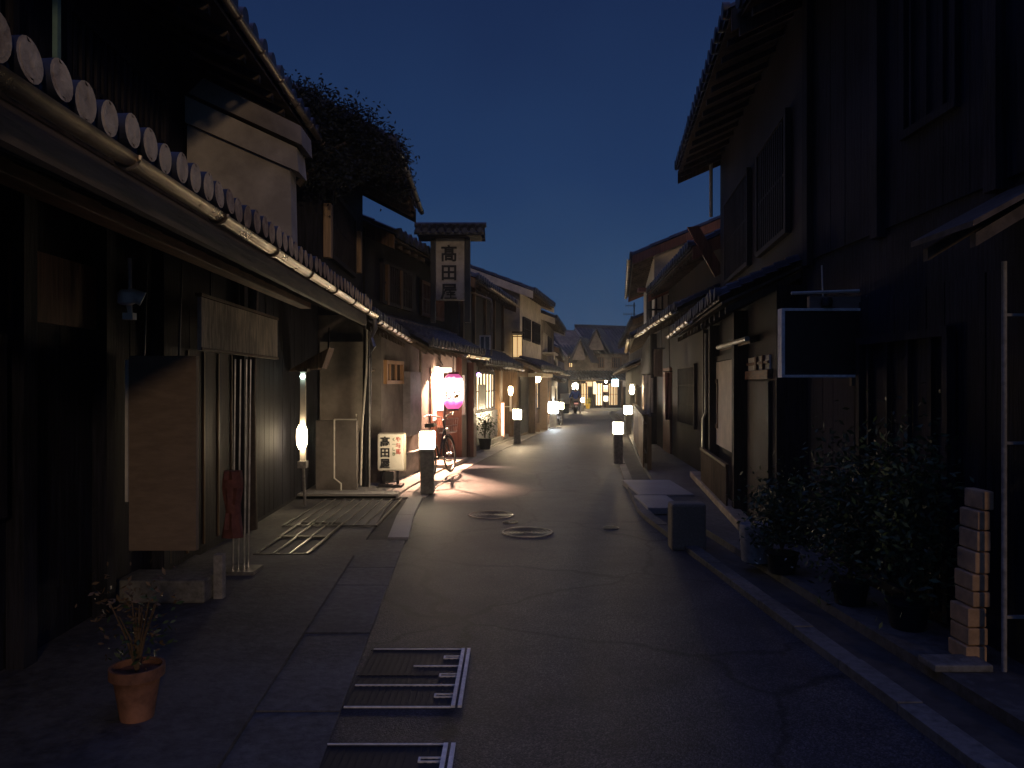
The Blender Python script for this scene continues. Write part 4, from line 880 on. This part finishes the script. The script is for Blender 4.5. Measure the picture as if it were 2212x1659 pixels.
# banners and boards hung along it
for (x0, x1, y0, y1, D, m_, nm, lab, cat) in ((1391, 1405, 812, 904, 16.9, M_cream, 'hanging_banner', 'tall cream banner hanging by the right fence', 'banner'),
                                       (1437, 1449, 806, 908, 16.0, M_redcl, 'hanging_banner', 'dull red banner hanging right of the cream one', 'banner'),
                                       (1413, 1432, 756, 815, 15.9, M_tan, 'slatted_sign', 'short slatted tan sign hanging above the cream banner', 'sign')):
    a0, a1 = P(x0, y1, D), P(x1, y0, D); t = thing(nm, (a0.x, D, 0), lab, cat)
    c = MB(); n = 8; cols = []
    if nm == 'slatted_sign':
        for k in range(3): c.wb(a0.x + k * (a1.x - a0.x) / 3 + .006, a0.x + (k + 1) * (a1.x - a0.x) / 3 - .006, D, D + .03, a0.z, a1.z)
        c.wb(a0.x, a1.x, D + .032, D + .05, a0.z + .04, a1.z - .04)
    else:
        for i in range(n + 1):
            x = a0.x + (a1.x - a0.x) * i / n; cols.append([c.bm.verts.new(V((x, D + .012 * math.sin(i * 1.3 + j * .6), a1.z + (a0.z - a1.z) * j / 6))) for j in range(7)])
        for u_, v_ in zip(cols, cols[1:]):
            for j in range(6): c.bm.faces.new([u_[j], v_[j], v_[j + 1], u_[j + 1]])
        c.sm = True
    c.build('cloth' if nm != 'slatted_sign' else 'slat_panel', m_, t)
    c = MB(); c.tube([V((a0.x - .04, D + .02, a1.z + .02)), V((a1.x + .04, D + .02, a1.z + .02))], .012, 6); c.tube([V((a1.x - .02, D + .02, a1.z + .02)), V((a1.x + .0, D + .2, 2.9))], .006, 5); c.build('pole', M_dark, t)
hs = thing('wall_sign', (P(1408, 0, 17.2).x, 17.2, 0), 'narrow white upright sign just right of the cream banner', 'sign')
c = MB(); c.wb(P(1407, 0, 17.2).x, P(1411, 0, 17.2).x, 17.2, 17.24, P(0, 893, 17.2).z, P(0, 818, 17.2).z); c.build('plate', M_white, hs)
c = MB(); c.tube([V((P(1409, 0, 17.2).x, 17.25, P(0, 818, 17.2).z)), V((P(1409, 0, 17.2).x, 17.3, 2.8))], .008, 5); c.build('hanger', M_black, hs)
# slatted fence
fF = Fr(2.42, 14.05, 3.42, 21.5, 1)
fe = thing('slatted_fence', (2.6, 15, .06), 'brown wooden slatted fence along the right kerb', 'fence')
c = MB(); k = 0.
rg = random.Random(5)
while k < fF.L: c.box(fF, k, k + .07, .0, .022, .1, 1.02 + rg.uniform(-.015, .015)); k += .115
c.build('slat_panel', M_mid, fe)
for k in range(7): c = MB(); c.box(fF, k * 1.2, k * 1.2 + .12, -.13, -.052, .05, 1.03); c.build('post', M_mid, fe)
for q_ in ((-.05, -.003, .28, .36), (-.05, -.003, .82, .9), (-.06, .05, 1.04, 1.075)): c = MB(); c.box(fF, 0, fF.L, *q_); c.build('rail', M_mid, fe)

fT = Fr(3.62, 20.1, 4.85, 28.9, 1)
T = thing('townhouse', (4.3, 24, 0), 'right house with white plaster side wall above the lower eaves', 'house', 'houses along the street')
shell(T, fT, 0, fT.L, -.1, 2.95, -.1, 5.1, -3, 6.3, 5, M_dark, M_white)
gable_roof(T, fT, -.35, fT.L, .5, 4.95, -3, 6.35, 5, verge=M_red)
roof(T, fT, 0, fT.L, .5, 2.9, -.1, 3.2, .26, .07)
gutter(T, fT, 0, fT.L, .56, 2.84, .05, M_gut, .6)
gutter(T, fT, -.3, fT.L, .56, 4.88, .05, M_gutd, .6, 'upper_gutter')
c = MB(); xa = fT.x(20.1) - .1
for k in range(4): c.wb(xa + .06 + k * .16, xa + .10 + k * .16, 20.02, 20.09, 3.2, 3.95)
c.wb(xa + .02, xa + .62, 20.03, 20.085, 3.55, 3.59); c.build('side_lattice', M_dark, T)
c = MB(); c.wb(xa - .25, xa + 1.2, 19.85, 20.09, 4.02, 4.12); c.build('side_beam', M_red, T)
lattice(T, fT, fT.s(21), fT.s(23), .7, 1.9, .0, .2, .04, E_dim, M_dark, 1)
lattice(T, fT, fT.s(21.5), fT.s(24), 3.5, 4.4, -.09, .14, .045, M_glass, M_dark, 1, 'upper_window')
c = MB(); c.box(fT, fT.s(24.5), fT.s(26), .0, .04, -.1, 1.9); c.build('door', M_mid, T)
hl = thing('hanging_lantern', (P(1365, 0, 26.5).x, 26.5, 1.4), 'long white glowing lantern hanging at the right eave', 'lantern')
q = P(1365, 843, 26.5); c = MB(); c.lathe(q, [(.03, -.16), (.065, -.11), (.08, 0), (.065, .11), (.03, .16)], 16); c.build('shade', E_globe, hl)
c = MB(); c.tube([q + V((0, 0, .16)), q + V((0, 0, .9))], .008, 5); c.lathe(q + V((0, 0, .16)), [(.05, 0), (.12, .02), (.04, .06)], 14); c.build('hanger', M_black, hl)

fU = Fr(5.05, 29.1, 7.25, 49, 1)
U = thing('townhouse', (6, 39, gz(39)), 'far right dark house row behind the hanging lantern', 'house', 'houses along the street')
shell(U, fU, 0, fU.L, -.5, 2.5, -.2, 4.2, -3, 5.4, 5, M_dark, M_plasd)
gable_roof(U, fU, 0, fU.L, .5, 4.1, -3, 5.45, 5, .3, .075)
roof(U, fU, 0, fU.L, .75, 2.3, -.2, 2.7, .28, .07)
gutter(U, fU, 0, fU.L, .8, 2.24, .05, M_gutd, .8)
lattice(U, fU, 2, 4.5, .3, 1.6, .0, .2, .05, E_dim, M_dark, 1)
lattice(U, fU, 9, 12, .2, 1.5, .0, .2, .05, E_shoji, M_dark, 1)
c = MB(); c.box(fU, 6, 7.2, .0, .04, -.3, 1.6); c.build('door', M_mid, U)
# tv aerial
ae = thing('tv_aerial', (P(1369, 0, 36).x, 36, 5.0), 'thin tv aerial mast against the dusk sky on the right', 'aerial')
q0, q1 = P(1369, 745, 36), P(1370, 655, 36); c = MB(); c.tube([q0, q1], .03, 8); c.build('mast', M_black, ae)
c = MB()
for y, l in ((662, .35), (680, .45), (720, .5)):
    p = P(1368, y, 36); c.tube([p + V((-l, 0, 0)), p + V((.12, 0, 0))], .014, 6)
    for k in range(4): c.tube([p + V((-l + k * .12, -.18, 0)), p + V((-l + k * .12, .18, 0))], .008, 5); c.tube([p + V((-l + k * .12, 0, -.08)), p + V((-l + k * .12, 0, .08))], .008, 5)
c.build('antenna', M_black, ae)

# ================================================================== FAR END
fX = Fr(4.35, 60.6, 12.4, 64.0, 1); gX = gz(60)
fX.n = V((-fX.u.y, fX.u.x, 0)); fX.n = -fX.n if fX.n.y > 0 else fX.n
X = thing('townhouse', (8, 61, gX), 'two storey house closing the street with lit shop fronts', 'house', 'houses along the street')
shell(X, fX, 0, fX.L, gX - .2, gX + 2.9, -.5, gX + 4.6, -3, gX + 6.5, 6, M_dark, M_plasd)
roof(X, fX, -.2, fX.L, .9, gX + 2.38, -.5, gX + 3.05, .3, .08)
gable_roof(X, fX, 2.3, fX.L, .3, gX + 4.45, -3, gX + 6.75, 6, .3, .08, verge=M_white)
gutter(X, fX, -.1, fX.L, .97, gX + 2.30, .05, M_gut, .9)
fY = Fr(fX.p(0, 0, 0).x - .1, fX.p(0, 0, 0).y, fX.p(2.6, 0, 0).x, fX.p(2.6, 0, 0).y, 1); fY.n = fX.n
gable_roof(X, fY, 0, 2.3, .3, gX + 4.3, -3, gX + 6.0, 6, .3, .08, verge=M_white)
for a_, b_, pn_ in ((.35, .75, E_dim), (3.0, 3.6, M_glass), (4.3, 5.2, M_glass)): lattice(X, fX, a_, b_, gX + 3.3, gX + 4.2, -.49, .2, .05, pn_, M_mid, 1, 'upper_window')
for a_, b_, pn_ in ((1.2, 1.9, E_amber), (2.5, 3.3, E_shoji), (3.7, 4.6, E_dim), (5.4, 6.6, M_glass)): lattice(X, fX, a_, b_, gX + .25, gX + 2.1, .0, .25, .06, pn_, M_dark, 1, 'shop_window')
for k in (.1, 1.05, 2.2, 3.45, 4.9, 6.8): c = MB(); c.box(fX, k, k + .14, .0, .16, gX, gX + 2.3); c.build('post', M_mid, X)
for (xa_, xm_, xb_, yb_, yt_, D_) in ((1236, 1253, 1266, 779, 737, 59.3), (1269, 1288, 1306, 757, 716, 60.6)):
    p_ = [P(xa_, yb_, D_), P(xb_, yb_, D_), P(xm_, yt_, D_)]; c = MB(); bk_ = V((.9, 2.4, 0)); th_ = V((.05, .12, 0))
    v0_ = [c.bm.verts.new(q) for q in p_]; v1_ = [c.bm.verts.new(q + th_) for q in p_]
    c.bm.faces.new(v0_); c.bm.faces.new(v1_[::-1])
    for i in range(3): c.bm.faces.new([v0_[i], v1_[i], v1_[(i + 1) % 3], v0_[(i + 1) % 3]])
    gp_ = c.build('gable_panel', M_plasd, X)
    c = MB(); ov = V((-.12, -.25, .1))
    for e_ in (p_[0] + V((-.35, 0, -.22)), p_[1] + V((.35, 0, -.22))):
        t0_ = p_[2] + V((0, 0, .12)); c.hexa([e_ + V((0, -.2, 0)), t0_ + V((0, -.2, 0)), t0_ + bk_, e_ + bk_] + [q + V((0, 0, .14)) for q in (e_ + V((0, -.2, 0)), t0_ + V((0, -.2, 0)), t0_ + bk_, e_ + bk_)])
    c.build('gable_roof', M_tile, gp_)
def lightbox(px0, px1, py0, py1, D, m, label, name='shop_sign', cat='sign', dep=.1, group='lit signs on the far shop'):
    a0, a1 = P(px0, py1, D), P(px1, py0, D); t = thing(name, (a0.x, D, gz(D)), label, cat, group)
    c = MB(); c.wb(a0.x, a1.x, D - dep, D, a0.z, a1.z); c.build('light_box', m, t, .02)
    c = MB(); c.wb(a0.x - .015, a1.x + .015, D - dep * .7, D + .02, a0.z - .02, a1.z + .02); c.build('casing', M_dark, t); return t
lightbox(1265, 1279, 826, 836, 60.2, E_amber, 'amber rectangular sign under the far eave, leftmost on that shop')
lightbox(1281, 1287, 826, 853, 60.1, emit('cream_banner_glow', (1., .78, .42), 1.3), 'tall cream lit sign beside the amber one on the far shop')
lightbox(1303, 1313, 834, 848, 59.9, emit('orange_lantern', (1., .42, .2), 1.1), 'orange lit panel in the middle of the far shop', )
lightbox(1304, 1313, 857, 868, 59.8, emit('low_white', (1., .86, .6), 5), 'low bright white light box below the orange panel')
lightbox(1322, 1335, 821, 836, 59.7, E_cyan, 'glowing bluish white sign under the far eave')
lightbox(1345, 1356, 824, 837, 59.4, mat('dim_sign', (.5, .45, .38), .6), 'unlit pale square sign at the right end of the far eave')
for i, (px_, py_, D, lab, hz) in enumerate(((1243, 836, 54, 'round white lamp above the head of the person on the moped', .6), (1309, 826, 59.5, 'small round lamp over the orange panel of the far shop', .3))):
    q = P(px_, py_, D); t = thing('globe_lamp', q, lab, 'lamp')
    k = 1.4 if i == 0 else .55
    c = MB(); c.lathe(q, [(.02 * k, -.16 * k), (.07 * k, -.145 * k), (.12 * k, -.11 * k), (.145 * k, -.05 * k), (.15 * k, 0), (.143 * k, .06 * k), (.118 * k, .115 * k), (.07 * k, .15 * k), (.03 * k, .165 * k)], 24); c.build('globe', E_globe, t)
    c = MB()
    if i == 0: c.tube([V((q.x, D + .05, gz(D))), V((q.x, D + .05, q.z - .15))], .035, 8)
    else: c.tube([q, q + V((0, 0, .3))], .01, 6)
    c.build('stem', M_black, t)
yp = thing('flower_pot', (P(1270, 0, 58).x, 58, gz(58) + .12), 'bright yellow pot with yellow green plant before the far shop', 'potted plant')
q = V((P(1270, 0, 58).x, 58, gz(58) + .12)); c = MB(); c.lathe(q, [(.13, 0), (.2, .34), (.21, .38), (.18, .38)], 16); c.build('pot', M_yell, yp)
leaf_clump('foliage', mat('yellow_leaf', (.5, .45, .05), .6, var=.3), yp, q + V((0, 0, .62)), V((.18, .18, .2)), 260, .05, 77)
for xx, lab in ((5.75, 'left slim wooden post of the far shop awning'), (7.0, 'right slim wooden post of the far shop awning')):
    t = thing('awning_post', (xx, 59.3, gz(59)), lab, 'post', 'far awning posts'); c = MB(); c.wb(xx - .05, xx + .05, 59.3, 59.4, gz(59) + .1, 1.75); c.build('shaft', M_tan, t); c = MB(); c.wb(xx - .09, xx + .09, 59.26, 59.44, gz(59) + .12, gz(59) + .22); c.build('foot', M_stone, t)
# distant roofs
fZ = Fr(-1, 74, 9, 72, 1); fZ.n = -fZ.n if fZ.n.y > 0 else fZ.n
Z = thing('townhouse', (3, 74, -.5), 'distant dark roof rising behind the street end', 'house', 'houses along the street')
shell(Z, fZ, 0, fZ.L, -1, 2.2, 0, 3.7, -3, 5.3, 6, M_dark, M_dark)
gable_roof(Z, fZ, 0, fZ.L, .7, 3.6, -3, 5.35, 6, .34, .09)
bw = MB(); bw.box(fZ, 5.4, 6.0, .0, .03, 2.9, 3.5); bw.build('window', E_blue, Z)
bw = MB(); bw.box(fZ, 3.4, 6.2, .0, .06, 3.75 - .3, 3.52); bw.build('white_fascia', M_white, Z)  # plain white strip on the wall under the eave

# ================================================================== moped rider
def skin_object(name, verts, edges, m, parent, sub=2):
    me = bpy.data.meshes.new(name); off = ORG[parent.name]
    me.from_pydata([tuple(V(v[0])) for v in verts], edges, []); o = bpy.data.objects.new(name, me); COL.objects.link(o)
    sk = o.modifiers.new('skin', 'SKIN'); sk.use_smooth_shade = True
    for i, v in enumerate(verts): me.skin_vertices[0].data[i].radius = (v[1], v[1] if len(v) < 3 else v[2]); me.skin_vertices[0].data[i].use_root = (i == 0)
    ss = o.modifiers.new('sub', 'SUBSURF'); ss.levels = sub; ss.render_levels = sub
    bpy.context.view_layer.update()
    out = bpy.data.meshes.new_from_object(o.evaluated_get(bpy.context.evaluated_depsgraph_get()))
    bpy.data.objects.remove(o); bpy.data.meshes.remove(me)
    out.name = name; out.materials.clear(); out.materials.append(m); out.shade_smooth()
    r = bpy.data.objects.new(name, out); COL.objects.link(r); r.parent = parent; ORG[r.name] = off
    return r
RX_, RY, RG = 4.03, 49.0, gz(49)
mp = thing('moped', (RX_, RY, RG), 'dark moped with pinkish tail lamp under the blue jacketed person', 'moped'); o0 = V((RX_, RY, RG))
def mq(x, y, z): return o0 + V((x, y, z))
for yy in (-.62, .62):
    c = MB(); c.torus(mq(0, yy, .24), V((1, 0, 0)), .19, .055, 24, 8); w_ = c.build('wheel', M_rub, mp)
    c = MB(); c.tube([mq(-.03, yy, .24), mq(.03, yy, .24)], .13, 16); c.build('rim', M_steel, w_)
c = MB(); c.prism(Fr(RX_ - .12, RY, RX_ + .12, RY, 1), [(0, 0)] * 0 or [(-.75 * 1, RG + .42), (-.75, RG + .7), (.1, RG + .7), (.2, RG + .32), (-.45, RG + .26)], 0, .24); c.build('body', M_black, mp, .02)
c = MB(); c.wb(RX_ - .14, RX_ + .14, RY - .75, RY + .1, RG + .71, RG + .80); c.build('seat', M_black, mp, .03)
c = MB(); c.wb(RX_ - .13, RX_ + .13, RY - .82, RY - .76, RG + .62, RG + .71); c.build('tail_lamp', E_tail, mp, .01)
c = MB(); c.hexa([mq(-.2, .38, .28), mq(.2, .38, .28), mq(.2, .44, .28), mq(-.2, .44, .28), mq(-.14, .48, .95), mq(.14, .48, .95), mq(.14, .52, .95), mq(-.14, .52, .95)]); c.build('leg_shield', M_black, mp, .01)
c = MB(); c.tube([mq(-.33, .35, 1.0), mq(-.1, .46, 1.0), mq(.1, .46, 1.0), mq(.33, .35, 1.0)], .016, 8); c.tube([mq(0, .46, 1.0), mq(0, .62, .24)], .025, 8); c.build('handlebar', M_steel, mp)
c = MB(); c.tube([mq(.12, -.2, .2), mq(.14, -.75, .26)], [.03, .05], 10); c.build('exhaust', M_steel, mp)
c = MB(); c.wb(RX_ - .09, RX_ + .09, RY - .80, RY - .79, RG + .42, RG + .55); c.build('number_plate', M_white, mp)
pe = thing('person', (RX_, RY, RG), 'person in blue jacket and grey trousers astride a moped, seen from behind', 'person')
def hand(verts, edges, wr, palm, dirv, side):
    i0 = len(verts); verts.append((palm, .024, .034)); edges.append((wr, i0)); ax = V((1, 0, 0)) * side
    for k in range(4):
        b_ = palm + ax * (-.03 + .02 * k) + dirv * .04
        ln_ = (.055, .07, .065, .05)[k]; verts.append((b_, .009)); verts.append((b_ + dirv * ln_ * .6 + V((0, 0, -.02)), .008)); verts.append((b_ + dirv * ln_ * .6 + V((0, -.02, -.05)), .007)); n_ = len(verts); edges += [(i0, n_ - 3), (n_ - 3, n_ - 2), (n_ - 2, n_ - 1)]
    verts.append((palm + ax * -.045 + dirv * .01 + V((0, 0, -.01)), .011)); verts.append((palm + ax * -.05 + dirv * .045 + V((0, 0, -.03)), .009)); n_ = len(verts); edges += [(i0, n_ - 2), (n_ - 2, n_ - 1)]
bv = [(V((0, -.35, .90)), .15, .12), (V((0, -.33, 1.05)), .135, .10), (V((0, -.30, 1.22)), .16, .11), (V((0, -.27, 1.36)), .13, .09), (V((0, -.255, 1.44)), .055), (V((0, -.23, 1.53)), .075, .085), (V((0, -.22, 1.63)), .085, .10), (V((0, -.225, 1.72)), .06, .07)]
be = [(0, 1), (1, 2), (2, 3), (3, 4), (4, 5), (5, 6), (6, 7)]
for sd in (-1, 1):
    i = len(bv)
    bv += [(V((sd * .19, -.27, 1.36)), .06), (V((sd * .30, -.16, 1.12)), .048), (V((sd * .33, .12, 1.06)), .038), (V((sd * .32, .28, 1.04)), .028)]
    be += [(3, i), (i, i + 1), (i + 1, i + 2), (i + 2, i + 3)]
    hand(bv, be, i + 3, V((sd * .315, .34, 1.035)), V((0, 1, 0)), sd)
    i = len(bv)
    if sd > 0: bv += [(V((.12, -.33, .86)), .10), (V((.30, .05, .52)), .065), (V((.30, -.02, .12)), .042), (V((.31, .04, .05)), .04), (V((.32, .17, .035)), .03)]
    else: bv += [(V((-.12, -.33, .86)), .10), (V((-.18, .10, .76)), .065), (V((-.17, .18, .38)), .045), (V((-.17, .22, .32)), .04), (V((-.17, .34, .31)), .03)]
    be += [(0, i), (i, i + 1), (i + 1, i + 2), (i + 2, i + 3), (i + 3, i + 4)]
sh = lambda L_: [(v[0] + V((RX_, RY, RG)) - ORG[pe.name],) + tuple(v[1:]) for v in L_]
body = skin_object('body', sh(bv), be, M_skin, pe)
jv = [(V((0, -.35, .86)), .18, .15), (V((0, -.33, 1.05)), .165, .135), (V((0, -.30, 1.22)), .185, .14), (V((0, -.27, 1.36)), .17, .13), (V((0, -.258, 1.455)), .082)]; je = [(0, 1), (1, 2), (2, 3), (3, 4)]
for sd in (-1, 1):
    i = len(jv); jv += [(V((sd * .20, -.27, 1.36)), .08), (V((sd * .31, -.16, 1.12)), .068), (V((sd * .335, .12, 1.06)), .056), (V((sd * .325, .24, 1.045)), .05)]; je += [(3, i), (i, i + 1), (i + 1, i + 2), (i + 2, i + 3)]
skin_object('jacket', sh(jv), je, M_jack, pe)
tv = [(V((0, -.35, .88)), .165, .135)]; te_ = []
tv += [(V((.12, -.33, .86)), .115), (V((.30, .05, .52)), .082), (V((.30, -.02, .10)), .062), (V((-.12, -.33, .86)), .115), (V((-.18, .10, .76)), .082), (V((-.17, .18, .38)), .062)]; te_ = [(0, 1), (1, 2), (2, 3), (0, 4), (4, 5), (5, 6)]
skin_object('trousers', sh(tv), te_, M_trou, pe)
skin_object('hair', sh([(V((0, -.25, 1.62)), .085, .09), (V((0, -.235, 1.70)), .08, .09), (V((0, -.23, 1.75)), .04)]), [(0, 1), (1, 2)], M_hair, pe)
for sd, p_ in ((1, V((.31, .04, .05))), (-1, V((-.17, .22, .32)))):
    c = MB(); q = p_ + o0; c.hexa([q + V((-.045, -.07, -.045)), q + V((.045, -.07, -.045)), q + V((.04, .18, -.045)), q + V((-.04, .18, -.045)), q + V((-.04, -.06, .05)), q + V((.04, -.06, .05)), q + V((.03, .17, .0)), q + V((-.03, .17, .0))]); c.build('shoe', M_black, pe, .012)
cs = thing('cream_signboard', (P(1222, 0, 50).x, 50, gz(50)), 'cream boxy signboard standing left of the person on the moped', 'sign')
c = MB(); c.wb(P(1211, 0, 50).x, P(1231, 0, 50).x, 49.95, 50.15, P(0, 874, 50).z, P(0, 852, 50).z); c.build('board', M_cream, cs, .02)
c = MB(); c.wb(P(1213, 0, 50).x, P(1229, 0, 50).x, 49.98, 50.1, gz(50), P(0, 874.3, 50).z); c.build('stand', M_dark, cs)

# ================================================================== ironwork in the road
def disc(name, cx, cy, r, label):
    t = thing(name, (cx, cy, .0), label, 'manhole cover', 'manhole covers')
    c = MB(); c.lathe(V((cx, cy, 0.0)), [(r * .93, .002), (r * .93, .006)], 40)
    for k in range(5):
        rr = r * (.15 + .15 * k); c.torus(V((cx, cy, .006)), V((0, 0, 1)), rr, .004, 36, 6)
    c.build('lid', M_lid, t)
    c = MB(); n = 48; rows = [[c.bm.verts.new(V((cx + rr * math.cos(2 * math.pi * i / n), cy + rr * math.sin(2 * math.pi * i / n), z))) for i in range(n)] for rr, z in ((r * .935, .004), (r * .935, .010), (r, .010), (r * 1.01, .001))]
    for a_, b_ in zip(rows, rows[1:]):
        for i in range(n): c.bm.faces.new([a_[i], a_[(i + 1) % n], b_[(i + 1) % n], b_[i]])
    c.sm = True; c.build('rim', M_rim, t)
disc('manhole_cover', .17, 8.43, .28, 'nearer round manhole cover with a worn bright rim in the road')
disc('manhole_cover', -.26, 9.55, .28, 'farther round manhole cover with its rim catching the lamp light')
disc('manhole_cover', -.02, 9.05, .09, 'small round valve cover between the two manhole covers')
disc('manhole_cover', 1.12, 8.7, .09, 'small round valve cover out in the right of the road')
def grate(name, x0, x1, y0, y1, nb, label, m=M_steel, ticks=0, h=.014, bw=.009, cross=0, z=.012):
    t = thing(name, ((x0 + x1) / 2, y0, z), label, 'drain grate', 'drain covers')
    for k in range(nb):
        c = MB(); x = x0 + (x1 - x0) * k / (nb - 1); c.wb(x - bw / 2, x + bw / 2, y0, y1, z, z + h); c.build('bar', m, t)
    c = MB()
    for k in range(cross): y = y0 + (y1 - y0) * (k + .5) / cross; c.wb(x0, x1, y - .006, y + .006, z, z + h * .6)
    for xe in (x0 - .022, x1 + .01): c.wb(xe, xe + .012, y0 - .03, y1 + .03, z, z + h * .9)
    c.wb(x0 - .01, x1 + .01, y0 - .03, y0 - .001, z, z + h); c.wb(x0 - .01, x1 + .01, y1 + .001, y1 + .03, z, z + h)
    c.build('frame', M_lid, t); return t
grate('drain_grate', -2.45, -1.96, 8.15, 8.9, 4, 'far panel of the small steel grate with bright bars on the left')
grate('drain_grate', -2.43, -1.95, 7.3, 8.08, 4, 'near panel of the small steel grate with bright bars on the left')
grate('drain_grate', -2.6, -1.55, 8.75, 10.75, 9, 'long barred drain cover leading to the entry kerb')
sl = thing('kerb_slab', (-1.2, 9, 0), 'pair of smooth pale stone slabs beside the long barred drain', 'kerb stone')
c = MB(); c.hexa([V(p) for p in ((-1.30, 8.03, .0), (-1.08, 8.03, 0), (-1.20, 9.4, 0), (-1.41, 9.4, 0), (-1.30, 8.03, .03), (-1.08, 8.03, .03), (-1.20, 9.4, .03), (-1.41, 9.4, .03))]); c.build('slab', M_stone, sl, .006)
c = MB(); c.hexa([V(p) for p in ((-1.41, 9.42, .0), (-1.20, 9.42, 0), (-1.27, 10.9, 0), (-1.47, 10.9, 0), (-1.41, 9.42, .03), (-1.20, 9.42, .03), (-1.27, 10.9, .03), (-1.47, 10.9, .03))]); c.build('slab', M_stone, sl, .006)
def comb(y0, y1, n, label):
    """steel road drain: lipped frame on the right, cross bars to the left"""
    t = thing('drain_cover', (-.55, y0, .004), label, 'drain grate', 'drain covers'); xr = -.285
    for q_ in (-.022, .012): c = MB(); c.wb(xr + q_, xr + q_ + .02, y0, y1, .004, .016); c.build('lip', M_edge, t)  # white lips, bars and lugs imitate lamp reflections on the steel
    for k in range(n + 1):
        c = MB(); y = y0 + (y1 - y0) * k / n; c.wb(xr - (.56 if k % 3 != 2 else .28), xr - .023, y - .005, y + .005, .004, .011); c.build('bar', M_edge, t)
    for k in range(n):
        c = MB(); y = y0 + (y1 - y0) * (k + .5) / n; c.wb(xr - .11, xr - .023, y - .020, y - .014, .004, .012); c.wb(xr - .11, xr - .023, y + .014, y + .020, .004, .012); c.wb(xr - .12, xr - .11, y - .020, y + .020, .004, .012); c.build('glint_lug', M_edge, t)
    c = MB(); c.wb(xr - .57, xr - .024, y0 + .01, y1 - .01, .001, .003); c.build('pan', M_ink, t)
    c = MB(); x = xr - .57
    while x < xr - .03: c.wb(x, x + .014, y0 + .008, y1 - .008, .002, .0055); x += .034
    for y in (y0 + .008, (y0 + y1) / 2, y1 - .016): c.wb(xr - .575, xr - .024, y, y + .008, .0032, .0078)
    c.build('grille', M_rub, t)
comb(3.86, 4.70, 3, 'farther steel drain cover with painted glints along its edges in the near road')
comb(2.60, 3.46, 3, 'nearest steel drain cover, cut by the bottom of the picture')

# ================================================================== sky, rear lamp light, camera
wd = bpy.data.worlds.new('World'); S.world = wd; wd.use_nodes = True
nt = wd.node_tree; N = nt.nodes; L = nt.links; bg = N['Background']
tc = N.new('ShaderNodeTexCoord'); sx = N.new('ShaderNodeSeparateXYZ'); L.new(tc.outputs['Generated'], sx.inputs[0])
ns = N.new('ShaderNodeTexNoise'); ns.inputs['Scale'].default_value = 7; ns.inputs['Detail'].default_value = 5; L.new(tc.outputs['Generated'], ns.inputs['Vector'])
ad = N.new('ShaderNodeMath'); ad.operation = 'MULTIPLY_ADD'; ad.inputs[1].default_value = .09; L.new(ns.outputs['Fac'], ad.inputs[0]); L.new(sx.outputs['Z'], ad.inputs[2])
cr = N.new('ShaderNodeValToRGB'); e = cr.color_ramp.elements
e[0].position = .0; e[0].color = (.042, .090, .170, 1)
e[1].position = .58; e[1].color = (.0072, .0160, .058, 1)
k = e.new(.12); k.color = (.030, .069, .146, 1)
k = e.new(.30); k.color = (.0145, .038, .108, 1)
k = e.new(.72); k.color = (.055, .085, .27, 1)  # sky above the view raised to add blue fill light
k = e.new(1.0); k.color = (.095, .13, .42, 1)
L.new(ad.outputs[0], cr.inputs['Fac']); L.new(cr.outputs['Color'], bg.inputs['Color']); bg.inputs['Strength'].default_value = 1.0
hm = bpy.data.materials.new('night_haze'); hm.use_nodes = True; hn = hm.node_tree; hn.nodes.remove(hn.nodes['Principled BSDF'])
pv = hn.nodes.new('ShaderNodeVolumePrincipled'); pv.inputs['Color'].default_value = (.8, .85, .95, 1); pv.inputs['Density'].default_value = .0013; pv.inputs['Anisotropy'].default_value = .8
hn.links.new(pv.outputs[0], hn.nodes['Material Output'].inputs['Volume'])
c = MB(); c.wb(-30, 40, -12, 110, -2.5, 14); tag(c.build('haze', hm), kind='stuff')
sun = bpy.data.lights.new('rear_lamp_sun', 'SUN'); sun.energy = .33; sun.angle = R(3); sun.color = (1., .70, .44)  # weak sun standing in for the unseen street lamp behind the camera
so = bpy.data.objects.new('rear_lamp_sun', sun); COL.objects.link(so)
so.rotation_euler = V((.36, -.92, .20)).to_track_quat('Z', 'Y').to_euler()
cam = bpy.data.cameras.new('camera'); co = bpy.data.objects.new('camera', cam); COL.objects.link(co)
cam.sensor_width = 36; cam.lens = 36 * 1660 / 2212; cam.clip_end = 800; cam.clip_start = .05
co.location = (0, 0, H); co.rotation_euler = (R(90), 0, 0); S.camera = co
S.view_settings.view_transform = 'Standard'; S.view_settings.look = 'None'; S.view_settings.exposure = 0; S.view_settings.gamma = 1
S.cycles.sample_clamp_indirect = 3; S.cycles.max_bounces = 6; S.cycles.diffuse_bounces = 3; S.cycles.glossy_bounces = 3
S.cycles.caustics_reflective = False; S.cycles.caustics_refractive = False
